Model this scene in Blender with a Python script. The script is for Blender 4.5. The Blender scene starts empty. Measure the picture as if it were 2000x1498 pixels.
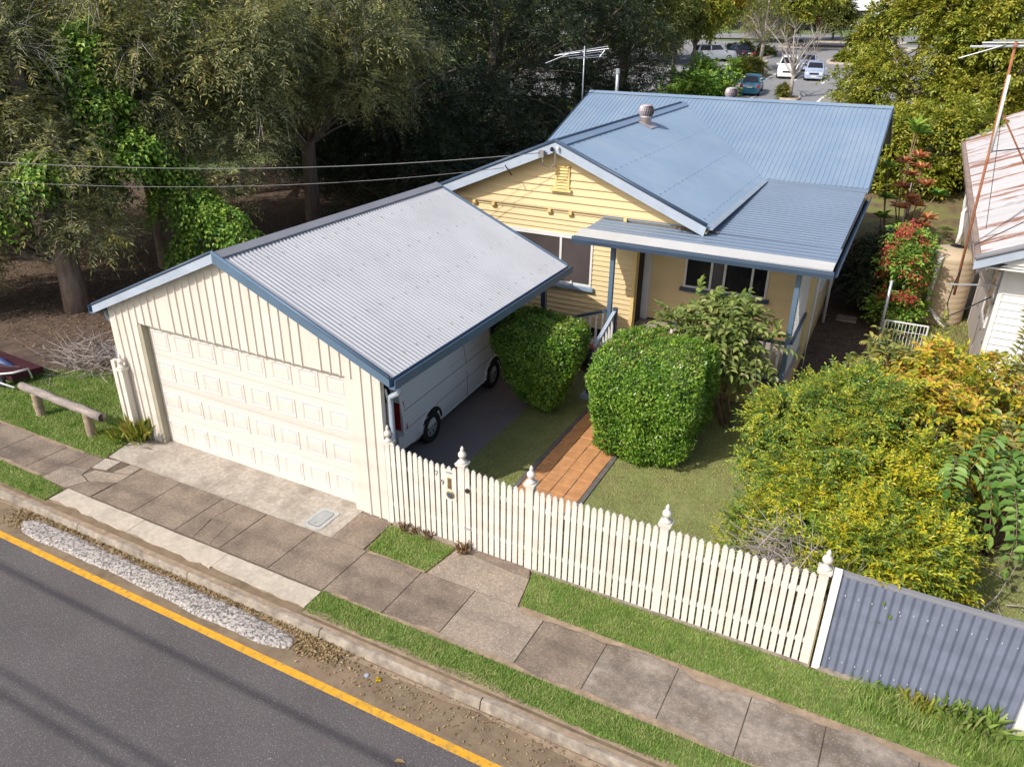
import bpy, math, random
import numpy as np
from mathutils import Vector, Matrix
random.seed(7); rng = np.random.default_rng(7)
S = bpy.context.scene; COL = S.collection

# ------------------------------------------------------------------ camera, sky, sun, exposure
cam = bpy.data.objects.new('camera', bpy.data.cameras.new('camera')); COL.objects.link(cam)
cam.data.sensor_width = 36; cam.data.lens = 26.742; cam.data.clip_end = 3000; cam.data.clip_start = .1
_r, _u, _f = (Vector(v) for v in ((.88769, .46034, .0101), (-.20774, .38084, .901), (-.41092, .80191, -.4337)))
cam.matrix_world = Matrix(((_r.x, _u.x, -_f.x, 6.28), (_r.y, _u.y, -_f.y, -7.98), (_r.z, _u.z, -_f.z, 7.26), (0, 0, 0, 1)))
S.camera = cam
SUN = Vector((-.48, -1.04, 1)).normalized()
W = bpy.data.worlds.new('World'); S.world = W; W.use_nodes = True
_n = W.node_tree.nodes; _sky = _n.new('ShaderNodeTexSky'); _sky.sky_type = 'NISHITA'; _sky.sun_disc = False; _sky.air_density = .8; _sky.dust_density = 2.5; _sky.ozone_density = .4
_sky.sun_elevation = math.asin(SUN.z); _sky.sun_rotation = math.atan2(SUN.x, SUN.y)
_n['Background'].inputs[1].default_value = .15
W.node_tree.links.new(_sky.outputs[0], _n['Background'].inputs[0])
sun = bpy.data.objects.new('sun', bpy.data.lights.new('sun', 'SUN')); COL.objects.link(sun)
sun.data.energy = 3.0; sun.data.angle = math.radians(.53); sun.data.color = (1, .965, .925)
sun.rotation_euler = SUN.to_track_quat('Z', 'Y').to_euler(); sun.location = (0, -20, 30)
S.view_settings.view_transform = 'Standard'; S.view_settings.look = 'None'; S.view_settings.gamma = 1
S.view_settings.exposure = .46; S.view_settings.use_curve_mapping = False
S.render.engine = 'CYCLES'; S.cycles.max_bounces = 6; S.cycles.transparent_max_bounces = 4

# ------------------------------------------------------------------ materials
MATS = {}
def mat(name, col, rough=.7, var=.12, scale=3., bump=0., bscale=60., spec=.3, metal=0., dirt=None, dscale=.8, damt=.5, dth=(.45, .7), speck=None, speck_scale=90., speck_amt=.3, stretch=None):
    m = bpy.data.materials.new(name); m.use_nodes = True; nt = m.node_tree; n = nt.nodes; L = nt.links.new
    b = n['Principled BSDF']; b.inputs['Roughness'].default_value = rough; b.inputs['Metallic'].default_value = metal
    b.inputs['Specular IOR Level'].default_value = spec
    g = n.new('ShaderNodeNewGeometry'); src = g.outputs['Position']
    if stretch:
        mp = n.new('ShaderNodeMapping'); mp.inputs['Scale'].default_value = stretch; L(src, mp.inputs[0]); src = mp.outputs[0]
    def noise(sc, det=4, rg=.6):
        t = n.new('ShaderNodeTexNoise'); t.inputs['Scale'].default_value = sc; t.inputs['Detail'].default_value = det
        t.inputs['Roughness'].default_value = rg; L(src, t.inputs['Vector']); return t.outputs['Fac']
    def ramp(fac, stops):
        r = n.new('ShaderNodeValToRGB'); e = r.color_ramp.elements
        while len(e) < len(stops): e.new(.5)
        for q, (p, c) in zip(e, stops): q.position = p; q.color = (*c, 1) if len(c) == 3 else c
        L(fac, r.inputs[0]); return r.outputs[0]
    c = np.array(col); lo = tuple(np.clip(c*(1-var), 0, 1)); hi = tuple(np.clip(c*(1+var), 0, 1))
    out = ramp(noise(scale), [(.3, lo), (.7, hi)])
    def mix(fac, a, bcol):
        x = n.new('ShaderNodeMixRGB'); L(fac, x.inputs[0]); L(a, x.inputs[1])
        x.inputs[2].default_value = (*bcol, 1); return x.outputs[0]
    if dirt: out = mix(ramp(noise(dscale, 6, .65), [(dth[0], (0,)*3), (dth[1], (damt,)*3)]), out, dirt)
    if speck:
        out = mix(ramp(noise(speck_scale, 2, .8), [(.56, (0,)*3), (.68, (speck_amt,)*3)]), out, speck)
    L(out, b.inputs['Base Color'])
    if bump:
        bp = n.new('ShaderNodeBump'); bp.inputs['Strength'].default_value = bump; bp.inputs['Distance'].default_value = .01
        L(noise(bscale, 5), bp.inputs['Height']); L(bp.outputs[0], b.inputs['Normal'])
    MATS[name] = m; return m
def leafmat(name, cols, rough=.45, trans=.25, clump=.5, cscale=1.2, spec=.35):
    m = bpy.data.materials.new(name); m.use_nodes = True; nt = m.node_tree; n = nt.nodes; L = nt.links.new
    b = n['Principled BSDF']; b.inputs['Roughness'].default_value = rough; b.inputs['Specular IOR Level'].default_value = spec
    g = n.new('ShaderNodeNewGeometry'); r = n.new('ShaderNodeValToRGB'); e = r.color_ramp.elements
    while len(e) < len(cols): e.new(.5)
    for i, (q, c) in enumerate(zip(e, cols)): q.position = i/(max(1, len(cols)-1)); q.color = (*c, 1)
    t = n.new('ShaderNodeTexNoise'); t.inputs['Scale'].default_value = cscale; t.inputs['Detail'].default_value = 3
    L(g.outputs['Position'], t.inputs['Vector'])
    mr = n.new('ShaderNodeMapRange'); mr.inputs[1].default_value = .3; mr.inputs[2].default_value = .7
    mr.inputs[3].default_value = -clump; mr.inputs[4].default_value = clump; L(t.outputs['Fac'], mr.inputs[0])
    a = n.new('ShaderNodeMath'); a.operation = 'ADD'; a.use_clamp = True
    L(g.outputs['Random Per Island'], a.inputs[0]); L(mr.outputs[0], a.inputs[1]); L(a.outputs[0], r.inputs[0])
    L(r.outputs[0], b.inputs['Base Color'])
    tr = n.new('ShaderNodeBsdfTranslucent'); L(r.outputs[0], tr.inputs[0])
    ms = n.new('ShaderNodeMixShader'); ms.inputs[0].default_value = trans
    L(b.outputs[0], ms.inputs[1]); L(tr.outputs[0], ms.inputs[2]); L(ms.outputs[0], n['Material Output'].inputs[0])
    MATS[name] = m; return m
def glassmat(name, col, rough=.06):
    m = mat(name, col, rough=rough, var=.25, scale=.9, spec=.6); return m

mat('asphalt', (.112, .099, .095), .85, .16, .6, .9, 70, .2, dirt=(.075, .07, .072), dscale=38, damt=.8, speck=(.30, .285, .28), speck_scale=52, speck_amt=.55)
mat('far_asphalt', (.25, .245, .24), .9, .1, .3, .2, 20)
mat('paint_yellow', (.66, .34, .03), .7, .14, 9, .3, 150, .2, dirt=(.20, .15, .09), dscale=14, damt=.6, dth=(.5, .66))
mat('paint_white', (.75, .74, .70), .6, .1, 4)
mat('slab', (.262, .205, .152), .9, .25, 24, .9, 70, .15, dirt=(.13, .10, .078), dscale=1.6, damt=.85, dth=(.40, .66), speck=(.44, .38, .30), speck_scale=46, speck_amt=.5)
mat('slab_pale', (.315, .252, .19), .9, .22, 20, .9, 70, .15, dirt=(.19, .16, .13), dscale=1.7, damt=.7, speck=(.56, .50, .42), speck_scale=42, speck_amt=.7)
mat('apron', (.42, .37, .305), .9, .2, 14, .9, 60, .15, dirt=(.20, .165, .13), dscale=1.4, damt=.85, speck=(.20, .175, .145), speck_scale=38, speck_amt=.65)
mat('strip_concrete', (.49, .425, .34), .9, .14, 12, .5, 110, .15, dirt=(.30, .26, .21), dscale=2.6, damt=.6)
mat('ramp_white', (.42, .375, .33), .95, .25, 8, .6, 45, .1, dirt=(.13, .118, .105), dscale=26, damt=1., dth=(.46, .56), speck=(.56, .54, .52), speck_scale=40, speck_amt=.9)
mat('kerb_concrete', (.33, .28, .22), .95, .25, 9, .9, 60, .1, dirt=(.14, .115, .09), dscale=3, damt=.95)
mat('dirt', (.20, .145, .095), .95, .25, 3, .8, 70, .1, dirt=(.26, .21, .13), dscale=7, damt=.7)
mat('joint_dirt', (.12, .092, .066), .95, .3, 8)
mat('carport_slab', (.25, .215, .205), .85, .12, .9, .3, 90, .2, dirt=(.13, .11, .105), dscale=.9, damt=.6)
mat('grass_ground', (.17, .22, .065), .95, .22, 2.2, .8, 90, .1, dirt=(.17, .15, .07), dscale=3, damt=.6)
mat('lawn_ground', (.25, .265, .105), .95, .22, 2.5, .8, 90, .1, dirt=(.165, .14, .07), dscale=2, damt=.65)
mat('litter_ground', (.105, .075, .058), .95, .3, 2.5, 1., 40, .1, dirt=(.19, .135, .09), dscale=6, damt=.6)
mat('park_ground', (.12, .16, .05), .95, .3, .25, .4, 10)
mat('patchy_yard', (.17, .125, .075), .95, .25, 3, .9, 60, .1, dirt=(.20, .21, .07), dscale=1.2, damt=.9, dth=(.44, .58))
mat('slab_mottled', (.30, .25, .20), .9, .3, 9, .9, 70, .15, dirt=(.15, .115, .085), dscale=1.3, damt=.85, dth=(.42, .64), speck=(.50, .45, .39), speck_scale=46, speck_amt=.5)
mat('tile', (.56, .275, .115), .6, .16, 7, .15, 90, .3, dirt=(.42, .20, .09), dscale=3, damt=.5)
mat('edging', (.15, .135, .12), .9, .2, 5, .4, 80)
mat('cream_sheet', (.635, .58, .50), .5, .05, .9, 0, 1, .3, dirt=(.55, .48, .38), dscale=1.7, damt=.45, stretch=(3, 3, .6))
mat('cream_door', (.61, .565, .505), .5, .04, 1.2, 0, 1, .3, dirt=(.60, .53, .36), dscale=2.4, damt=.16)
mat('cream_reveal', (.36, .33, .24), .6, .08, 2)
mat('white_pickets', (.655, .61, .535), .6, .06, 5, .12, 40, .3, dirt=(.40, .345, .26), dscale=5, damt=.5, dth=(.48, .72), stretch=(1, 1, .3))
mat('white_paint', (.68, .665, .63), .55, .05, 3, .05, 40, .3)
mat('garage_roof_metal', (.41, .412, .425), .42, .05, .9, 0, 1, .4, dirt=(.30, .30, .31), dscale=1.2, damt=.35)
mat('ridge_metal', (.235, .235, .25), .5, .1, 1.5)
mat('blue_roof_metal', (.195, .268, .355), .4, .05, .5, 0, 1, .4, dirt=(.27, .325, .385), dscale=.9, damt=.5)
mat('blue_skillion', (.165, .212, .275), .38, .06, .5, 0, 1, .45)
mat('pale_apron_metal', (.52, .51, .475), .5, .06, 1.5, .1, 30, dirt=(.42, .42, .40), dscale=2, damt=.3)
mat('flashing_metal', (.31, .36, .40), .5, .08, 2)
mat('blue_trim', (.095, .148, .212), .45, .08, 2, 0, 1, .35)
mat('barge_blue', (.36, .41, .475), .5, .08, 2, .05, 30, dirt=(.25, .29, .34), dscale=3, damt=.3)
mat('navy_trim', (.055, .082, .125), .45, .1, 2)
mat('weatherboard', (.66, .515, .28), .6, .05, 1.5, .08, 50, .25, dirt=(.58, .44, .24), dscale=2, damt=.4, stretch=(.6, 1, 3))
mat('yellow_trim', (.70, .53, .22), .55, .05, 3)
mat('sill_blue', (.22, .30, .39), .5, .1, 3)
glassmat('window_glass', (.075, .062, .06)); glassmat('dark_glass', (.018, .018, .022))
glassmat('curtain_glass', (.10, .095, .10))
mat('interior_dark', (.035, .026, .022), .8, .2, 2)
mat('door_brown', (.12, .075, .05), .6, .15, 3)
mat('orange_plastic', (.70, .17, .03), .5, .05, 3)
mat('deck_board', (.34, .295, .25), .8, .15, 5, .2, 60)
mat('foundation_paint', (.62, .43, .19), .75, .12, 3, .2, 40)
mat('turbine_metal', (.48, .41, .40), .45, .12, 4, 0, 1, .5, metal=.3)
mat('galv', (.50, .51, .53), .4, .1, 4, 0, 1, .5, metal=.5)
mat('wire_grey', (.2, .195, .19), .6, .1, 4); mat('black_rubber', (.022, .021, .022), .8, .2, 10)
mat('van_white', (.74, .745, .75), .3, .015, .6, 0, 1, .5); mat('van_seam', (.10, .10, .11), .6, .1, 4)
mat('tail_red', (.30, .02, .02), .25, .1, 4, spec=.6); mat('rim_grey', (.42, .42, .43), .4, .1, 5, metal=.4)
mat('log_wood', (.30, .255, .225), .9, .25, 5, .8, 30, .1, dirt=(.16, .13, .11), dscale=6, damt=.6, stretch=(.6, 3, 3))
mat('log_end', (.05, .04, .035), .9, .2, 9); mat('post_wood', (.30, .23, .16), .9, .25, 5, .6, 30)
mat('corr_blue', (.15, .17, .225), .5, .06, 1.2, 0, 1, .3, dirt=(.24, .27, .35), dscale=3, damt=.3)
mat('rusty_roof', (.44, .425, .42), .6, .1, 1.5, 0, 1, .3, dirt=(.22, .095, .05), dscale=.75, damt=.95, dth=(.535, .60), stretch=(.35, 2.4, 1))
mat('rust', (.34, .13, .06), .85, .3, 8, .3, 60); mat('old_gutter', (.36, .27, .215), .85, .25, 4, .3, 40, dirt=(.16, .12, .10), dscale=2, damt=.7)
mat('fibro', (.52, .465, .43), .85, .06, 1.2, .1, 30, dirt=(.42, .37, .33), dscale=1.5, damt=.4)
mat('tank_beige', (.50, .395, .265), .55, .04, 1.5, 0, 1, .3)
mat('bark', (.20, .155, .125), .95, .3, 4, 1., 22, .1, dirt=(.32, .26, .21), dscale=3, damt=.5, stretch=(2, 2, .5))
mat('bark_pale', (.36, .31, .27), .9, .25, 3, .5, 22, .1); mat('twig_grey', (.33, .285, .255), .9, .25, 6, .1, 30)
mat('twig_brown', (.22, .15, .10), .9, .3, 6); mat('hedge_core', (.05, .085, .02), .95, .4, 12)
mat('car_black', (.02, .02, .025), .25, .1, 3, spec=.6); mat('car_blue', (.03, .15, .23), .25, .08, 3, spec=.6)
mat('car_silver', (.36, .42, .52), .28, .05, 3, spec=.6); mat('car_white', (.78, .78, .77), .3, .03, 3, spec=.5)
mat('car_grey', (.32, .34, .36), .3, .05, 3, spec=.5)
mat('maroon', (.22, .03, .045), .6, .1, 3); mat('cone_orange', (.75, .15, .03), .6, .1, 5)
mat('pit_lid', (.33, .34, .32), .8, .1, 6, .3, 120); mat('pit_rim', (.40, .40, .37), .85, .12, 6, .3, 90)
mat('brass', (.40, .28, .10), .35, .15, 8, spec=.6, metal=.6); mat('ink', (.03, .03, .03), .7, .1, 5)
mat('dead_red', (.55, .11, .09), .6, .2, 5); mat('cart_blue', (.05, .07, .17), .45, .15, 6); mat('cart_red', (.05, .012, .016), .85, .2, 6)
mat('warehouse_white', (.68, .69, .70), .7, .06, .3)
leafmat('leaf_melaleuca', [(.11, .14, .055), (.18, .21, .08), (.29, .31, .13), (.43, .42, .19), (.60, .54, .16)], .5, .42, .35, .8)
leafmat('leaf_fig', [(.028, .045, .022), (.042, .064, .030), (.065, .09, .042), (.13, .15, .07)], .4, .3, .35, .6, .45)
leafmat('leaf_vine', [(.08, .17, .025), (.15, .29, .04), (.26, .42, .06), (.42, .54, .09)], .45, .3, .3, 1.5)
leafmat('leaf_hedge', [(.07, .16, .014), (.12, .25, .022), (.20, .36, .035), (.34, .46, .07)], .3, .3, .3, 2.5, .5)
leafmat('leaf_duranta', [(.10, .17, .025), (.18, .26, .03), (.31, .37, .03), (.50, .48, .02), (.60, .50, .03)], .45, .3, .45, 2.2)
leafmat('leaf_duranta_green', [(.07, .15, .03), (.13, .24, .035), (.22, .31, .04), (.36, .40, .04), (.50, .47, .04)], .45, .3, .4, 2.2)
leafmat('leaf_guava', [(.13, .16, .04), (.20, .23, .06), (.28, .29, .065), (.36, .30, .07)], .35, .25, .35, 3., .5)
leafmat('leaf_guava_green', [(.09, .19, .035), (.15, .27, .05), (.23, .34, .075)], .3, .25, .3, 3., .5)
leafmat('leaf_gold', [(.20, .27, .03), (.36, .38, .03), (.60, .52, .03), (.62, .47, .05), (.56, .31, .06)], .5, .35, .5, 2.5)
leafmat('leaf_shrub', [(.10, .15, .035), (.16, .22, .05), (.24, .30, .075), (.34, .36, .12)], .5, .3, .3, 3., .25)
leafmat('leaf_bright', [(.13, .17, .02), (.22, .27, .03), (.34, .36, .04), (.46, .40, .055)], .4, .28, .35, .8)
leafmat('leaf_far', [(.09, .115, .025), (.17, .19, .04), (.29, .28, .06)], .5, .25, .4, .5)
leafmat('leaf_yellowflower', [(.55, .38, .01), (.68, .46, .02)], .5, .35, .3, .5)
leafmat('leaf_red', [(.55, .05, .05), (.62, .16, .10), (.40, .10, .05)], .5, .3, .3, 4)
leafmat('leaf_croton', [(.40, .08, .04), (.62, .27, .10), (.70, .42, .20), (.30, .05, .05)], .4, .25, .4, 4)
leafmat('leaf_dead', [(.13, .08, .045), (.24, .15, .07), (.36, .25, .12), (.18, .11, .07)], .8, .15, .3, 6, .1)
leafmat('leaf_straw', [(.22, .15, .075), (.36, .26, .13), (.46, .35, .19), (.17, .11, .06)], .8, .2, .3, 6, .1)
leafmat('leaf_grass', [(.14, .24, .04), (.21, .33, .06), (.31, .42, .10), (.42, .44, .17)], .6, .3, .35, 3., .2)
leafmat('leaf_lawn', [(.23, .29, .075), (.32, .37, .11), (.42, .43, .15), (.50, .47, .22)], .6, .3, .35, 2., .2)
leafmat('leaf_weed', [(.16, .24, .03), (.34, .36, .05), (.45, .38, .10)], .5, .3, .3, 3)
leafmat('leaf_pale_flower', [(.45, .40, .50), (.5, .47, .55)], .6, .3, .2, 3)

# ------------------------------------------------------------------ geometry collectors
class G:
    def __init__(s): s.v = []; s.f = []; s.n = 0
    def add(s, v, f):
        v = np.asarray(v, float).reshape(-1, 3); s.v.append(v); s.f += [tuple(int(i)+s.n for i in q) for q in f]; s.n += len(v); return s
    def box(s, x0, x1, y0, y1, z0, z1):
        v = [(x, y, z) for z in (z0, z1) for y in (y0, y1) for x in (x0, x1)]
        return s.add(v, [(0, 2, 3, 1), (4, 5, 7, 6), (0, 1, 5, 4), (2, 6, 7, 3), (0, 4, 6, 2), (1, 3, 7, 5)])
    def bar(s, a, b, w, h, up=(0, 0, 1)):            # box between two points: w across, h along up
        a = np.array(a, float); b = np.array(b, float); d = (b-a)/np.linalg.norm(b-a)
        u = np.array(up, float); r = np.cross(d, u); r /= np.linalg.norm(r); u = np.cross(r, d)
        v = [p+r*w/2*i+u*h/2*j for p in (a, b) for j in (-1, 1) for i in (-1, 1)]
        return s.add(v, [(0, 1, 3, 2), (4, 6, 7, 5), (0, 4, 5, 1), (2, 3, 7, 6), (0, 2, 6, 4), (1, 5, 7, 3)])
    def prism(s, poly, d):                            # poly: 3-D points; d: extrusion vector
        p = np.array(poly, float); n = len(p); q = p+np.array(d, float)
        return s.add(np.vstack([p, q]), [tuple(range(n))[::-1], tuple(range(n, 2*n))]+[(i, (i+1) % n, n+(i+1) % n, n+i) for i in range(n)])
    def poly(s, pts): return s.add(pts, [tuple(range(len(pts)))])
    def tube(s, pts, rad, n=8, cap=True):
        P = np.array(pts, float); m = len(P); rad = np.broadcast_to(np.array(rad, float), (m,))
        T = np.gradient(P, axis=0); T /= np.linalg.norm(T, axis=1)[:, None]+1e-9
        ref = np.array((0, 0, 1.)) if abs(T[0][2]) < .9 else np.array((1., 0, 0))
        A = np.cross(T, ref); A /= np.linalg.norm(A, axis=1)[:, None]+1e-9; B = np.cross(T, A)
        th = np.arange(n)*2*np.pi/n
        V = P[:, None]+rad[:, None, None]*(np.cos(th)[None, :, None]*A[:, None]+np.sin(th)[None, :, None]*B[:, None])
        F = [(i*n+j, i*n+(j+1) % n, (i+1)*n+(j+1) % n, (i+1)*n+j) for i in range(m-1) for j in range(n)]
        if cap: F += [tuple(range(n))[::-1], tuple((m-1)*n+j for j in range(n))]
        return s.add(V.reshape(-1, 3), F)
    def lathe(s, prof, c=(0, 0, 0), n=12, axis='z'):  # prof: (radius, height)
        c = np.array(c, float); th = np.arange(n)*2*np.pi/n; V = []
        for r, h in prof:
            for t in th:
                p = (r*math.cos(t), r*math.sin(t), h)
                if axis == 'x': p = (h, p[0], p[1])
                elif axis == 'y': p = (p[0], h, p[1])
                V.append(c+p)
        m = len(prof)
        F = [(i*n+j, i*n+(j+1) % n, (i+1)*n+(j+1) % n, (i+1)*n+j) for i in range(m-1) for j in range(n)]
        F += [tuple(range(n))[::-1], tuple((m-1)*n+j for j in range(n))]
        return s.add(V, F)
    def grid(s, V):                                   # V: (m, n, 3)
        V = np.asarray(V, float); m, n = V.shape[:2]
        return s.add(V.reshape(-1, 3), [(i*n+j, i*n+j+1, (i+1)*n+j+1, (i+1)*n+j) for i in range(m-1) for j in range(n-1)])
    def arr(s): return np.vstack(s.v), s.f
ROOT = {}
def link(name, me, m, parent, loc=(0, 0, 0)):
    o = bpy.data.objects.new(name, me); COL.objects.link(o); o.location = loc
    if m is not None and not me.materials: me.materials.append(MATS[m])
    if parent is not None: o.parent = parent
    return o
def root_of(o):
    while o.parent: o = o.parent
    return o
def rawmesh(name, V, F, m):
    me = bpy.data.meshes.new(name); me.from_pydata(V, [], F); me.materials.append(MATS[m]); return me
def part(name, g, m, parent=None, smooth=False, label=None):
    V, F = g.arr() if isinstance(g, G) else g
    if parent is not None: V = V-np.array(root_of(parent).location)
    me = rawmesh(name, V, F, m)
    if smooth: me.polygons.foreach_set('use_smooth', [True]*len(me.polygons))
    o = link(name, me, m, parent)
    if label: o['label'] = label
    return o
def soft(o, w=.006, seg=2):
    b = o.modifiers.new('bevel', 'BEVEL'); b.width = w; b.segments = seg; b.limit_method = 'ANGLE'; return o
def inst(src, parent, loc, rotz=0, scale=None, name=None):   # copy sharing mesh data; loc in world
    c = src.copy(); COL.objects.link(c); c.parent = parent
    if name: c.name = name
    L = np.array(loc)-np.array(root_of(parent).location) if parent else loc
    c.location = L; c.rotation_euler = (0, 0, rotz)
    if scale: c.scale = scale
    return c
def thing(name, label, cat, loc=(0, 0, 0), group=None, kind=None):
    o = bpy.data.objects.new(name, None); COL.objects.link(o); o.location = loc; o.empty_display_size = .2
    return tag(o, label, cat, group, kind)
def tag(o, label=None, cat=None, group=None, kind=None):
    if label: o['label'] = label
    if cat: o['category'] = cat
    if group: o['group'] = group
    if kind: o['kind'] = kind
    return o
def struct(name, g, m, parent=None, smooth=False):
    o = part(name, g, m, parent, smooth)
    if parent is None: o['kind'] = 'structure'
    return o
def copy_tree(o, parent=None):
    c = o.copy(); COL.objects.link(c); c.parent = parent
    for ch in list(o.children): copy_tree(ch, c)
    return c
def sheet(poly, z): return G().poly([(x, y, z) for x, y in poly])
def slab(x0, x1, y0, y1, z0, z1): return G().box(x0, x1, y0, y1, z0, z1)

# corrugated sheet: origin, along (across the ribs), down (rib direction)
def corr(o, along, down, pitch, amp, kind='sine'):
    o = np.array(o, float); a = np.array(along, float); d = np.array(down, float)
    La = np.linalg.norm(a); n = np.cross(a, d); n /= np.linalg.norm(n); n *= np.sign(n[2]) or 1
    if kind == 'sine':
        k = int(La/pitch*8); t = np.linspace(0, 1, k+1); h = amp*np.cos(t*La/pitch*2*np.pi)
    else:                                             # trapezoid ribs
        nr = max(1, int(La/pitch)); t = []; h = []
        for i in range(nr):
            for q, e in ((0, 0), (.62, 0), (.70, 1), (.90, 1), (.98, 0)): t.append((i+q)/nr); h.append(e*amp)
        t.append(1); h.append(0); t = np.array(t); h = np.array(h)
    top = o+t[:, None]*a+h[:, None]*n
    return G().grid(np.stack([top, top+d], 0))

# ------------------------------------------------------------------ foliage
def unit(v): return v/(np.linalg.norm(v, axis=-1, keepdims=True)+1e-9)
def leaves(P, axis, nrm, ll, lw, six=False, fold=.25):
    n = len(P); axis = unit(axis); side = unit(np.cross(axis, nrm)); nrm = np.cross(side, axis)
    ll = (np.broadcast_to(ll, (n,))*rng.uniform(.75, 1.2, n))[:, None]; lw = (np.broadcast_to(lw, (n,))*rng.uniform(.8, 1.15, n))[:, None]
    if not six:
        V = np.stack([P, P+axis*ll*.45+side*lw*.5+nrm*lw*fold, P+axis*ll-nrm*ll*.08, P+axis*ll*.45-side*lw*.5+nrm*lw*fold], 1)
        F = np.arange(n*4).reshape(n, 4)
    else:
        V = np.stack([P, P+axis*ll*.3+side*lw*.45+nrm*lw*fold, P+axis*ll*.7+side*lw*.42+nrm*lw*fold*.6, P+axis*ll-nrm*ll*.15,
                      P+axis*ll*.7-side*lw*.42+nrm*lw*fold*.6, P+axis*ll*.3-side*lw*.45+nrm*lw*fold], 1)
        b = np.arange(n)[:, None]*6; F = np.concatenate([b+np.array([[0, 1, 2, 3]]), b+np.array([[0, 3, 4, 5]])], 0)
    return V.reshape(-1, 3), F
def sprays(B, D, L, pairs, ll, lw, droop=.3, six=False, up=.6, spread=.8):
    """leafy twigs: from bases B along D; returns leaves and the twig polylines"""
    S_ = len(B); D = unit(D); L = np.broadcast_to(L, (S_,))*rng.uniform(.7, 1.25, S_)
    side = unit(np.cross(D, np.tile((0, 0, 1.), (S_, 1))+rng.normal(0, .25, (S_, 3))))
    Ps, As, Ns = [], [], []
    z = np.array((0, 0, 1.)); mids = []
    for k in range(pairs+1):
        t = (k+.6)/(pairs+.6); p = B+D*(L*t)[:, None]-z*(droop*L*t*t)[:, None]
        tang = unit(D-z*(2*droop*t)); mids.append(p)
        nn = unit(np.cross(side, tang)); nn *= np.sign(nn[:, 2:3]+1e-6); nn = unit(nn*(1-up)+z*up+rng.normal(0, .22, (S_, 3)))
        for sg in ((1, -1) if k < pairs else (0,)):
            Ps.append(p); As.append(tang*(.55 if sg else 1)+side*sg*spread+rng.normal(0, .16, (S_, 3))); Ns.append(nn)
    V, F = leaves(np.vstack(Ps), np.vstack(As), np.vstack(Ns), ll, lw, six)
    return V, F, (B, mids[len(mids)//2], mids[-1])
def twigs(lines, r0, sub=1):
    a, b, c = (x[::sub] for x in lines); n = len(a); d = unit(c-a)
    s = unit(np.cross(d, (.3, .2, .9))); u = np.cross(s, d); V = []
    for P, r in ((a, r0), (b, r0*.7), (c, r0*.3)):
        for th in (0, 2.09, 4.19): V.append(P+(s*math.cos(th)+u*math.sin(th))*r)
    V = np.stack(V, 1).reshape(-1, 3); F = []
    base = np.arange(n)[:, None]*9
    for i in (0, 3):
        for j in range(3): F.append(base+np.array([[i+j, i+(j+1) % 3, i+3+(j+1) % 3, i+3+j]]))
    return V, np.concatenate(F, 0)
def merge(*vf):
    off = 0; Vs = []; Fs = []
    for V, F in vf: Vs.append(V); Fs.append(np.asarray(F)+off); off += len(V)
    return np.vstack(Vs), np.vstack(Fs)
def sphere_dirs(n, zmin=-1.):
    z = rng.uniform(zmin, 1, n); t = rng.uniform(0, 2*np.pi, n); r = np.sqrt(1-z*z)
    return np.stack([r*np.cos(t), r*np.sin(t), z], 1)
def clumps_in(c, r, n, inner=.35, zmin=-.6):
    d = sphere_dirs(n, zmin); k = (inner+(1-inner)*rng.uniform(0, 1, n)**.6)[:, None]
    return np.array(c)+d*np.array(r)*k
def crown_sprays(cl, rad, n, L, out=.8, droopdir=-.1, flat=.75):
    i = rng.integers(0, len(cl), n); d = sphere_dirs(n, -.75); rr = np.broadcast_to(rad, (len(cl),))[i]
    B = cl[i]+d*(rr*rng.uniform(.25, .95, n)**.6)[:, None]*np.array((1, 1, flat))
    D = d*out+rng.normal(0, .45, (n, 3))+np.array((0, 0, droopdir)); return B, D
def limb(g, a, b, r0, r1, sag=.15, n=5, k=6):
    a = np.array(a, float); b = np.array(b, float); L = np.linalg.norm(b-a)
    j1, j2 = rng.normal(0, .07*L, 3), rng.normal(0, .06*L, 3); t = np.linspace(0, 1, n)[:, None]
    p1 = a+(b-a)*.35+j1+(0, 0, sag*L); p2 = a+(b-a)*.7+j2+(0, 0, sag*L*.6)
    P = (1-t)**3*a+3*(1-t)**2*t*p1+3*(1-t)*t*t*p2+t**3*b
    g.tube(P, np.linspace(r0, r1, n), k, cap=False); return P
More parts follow.
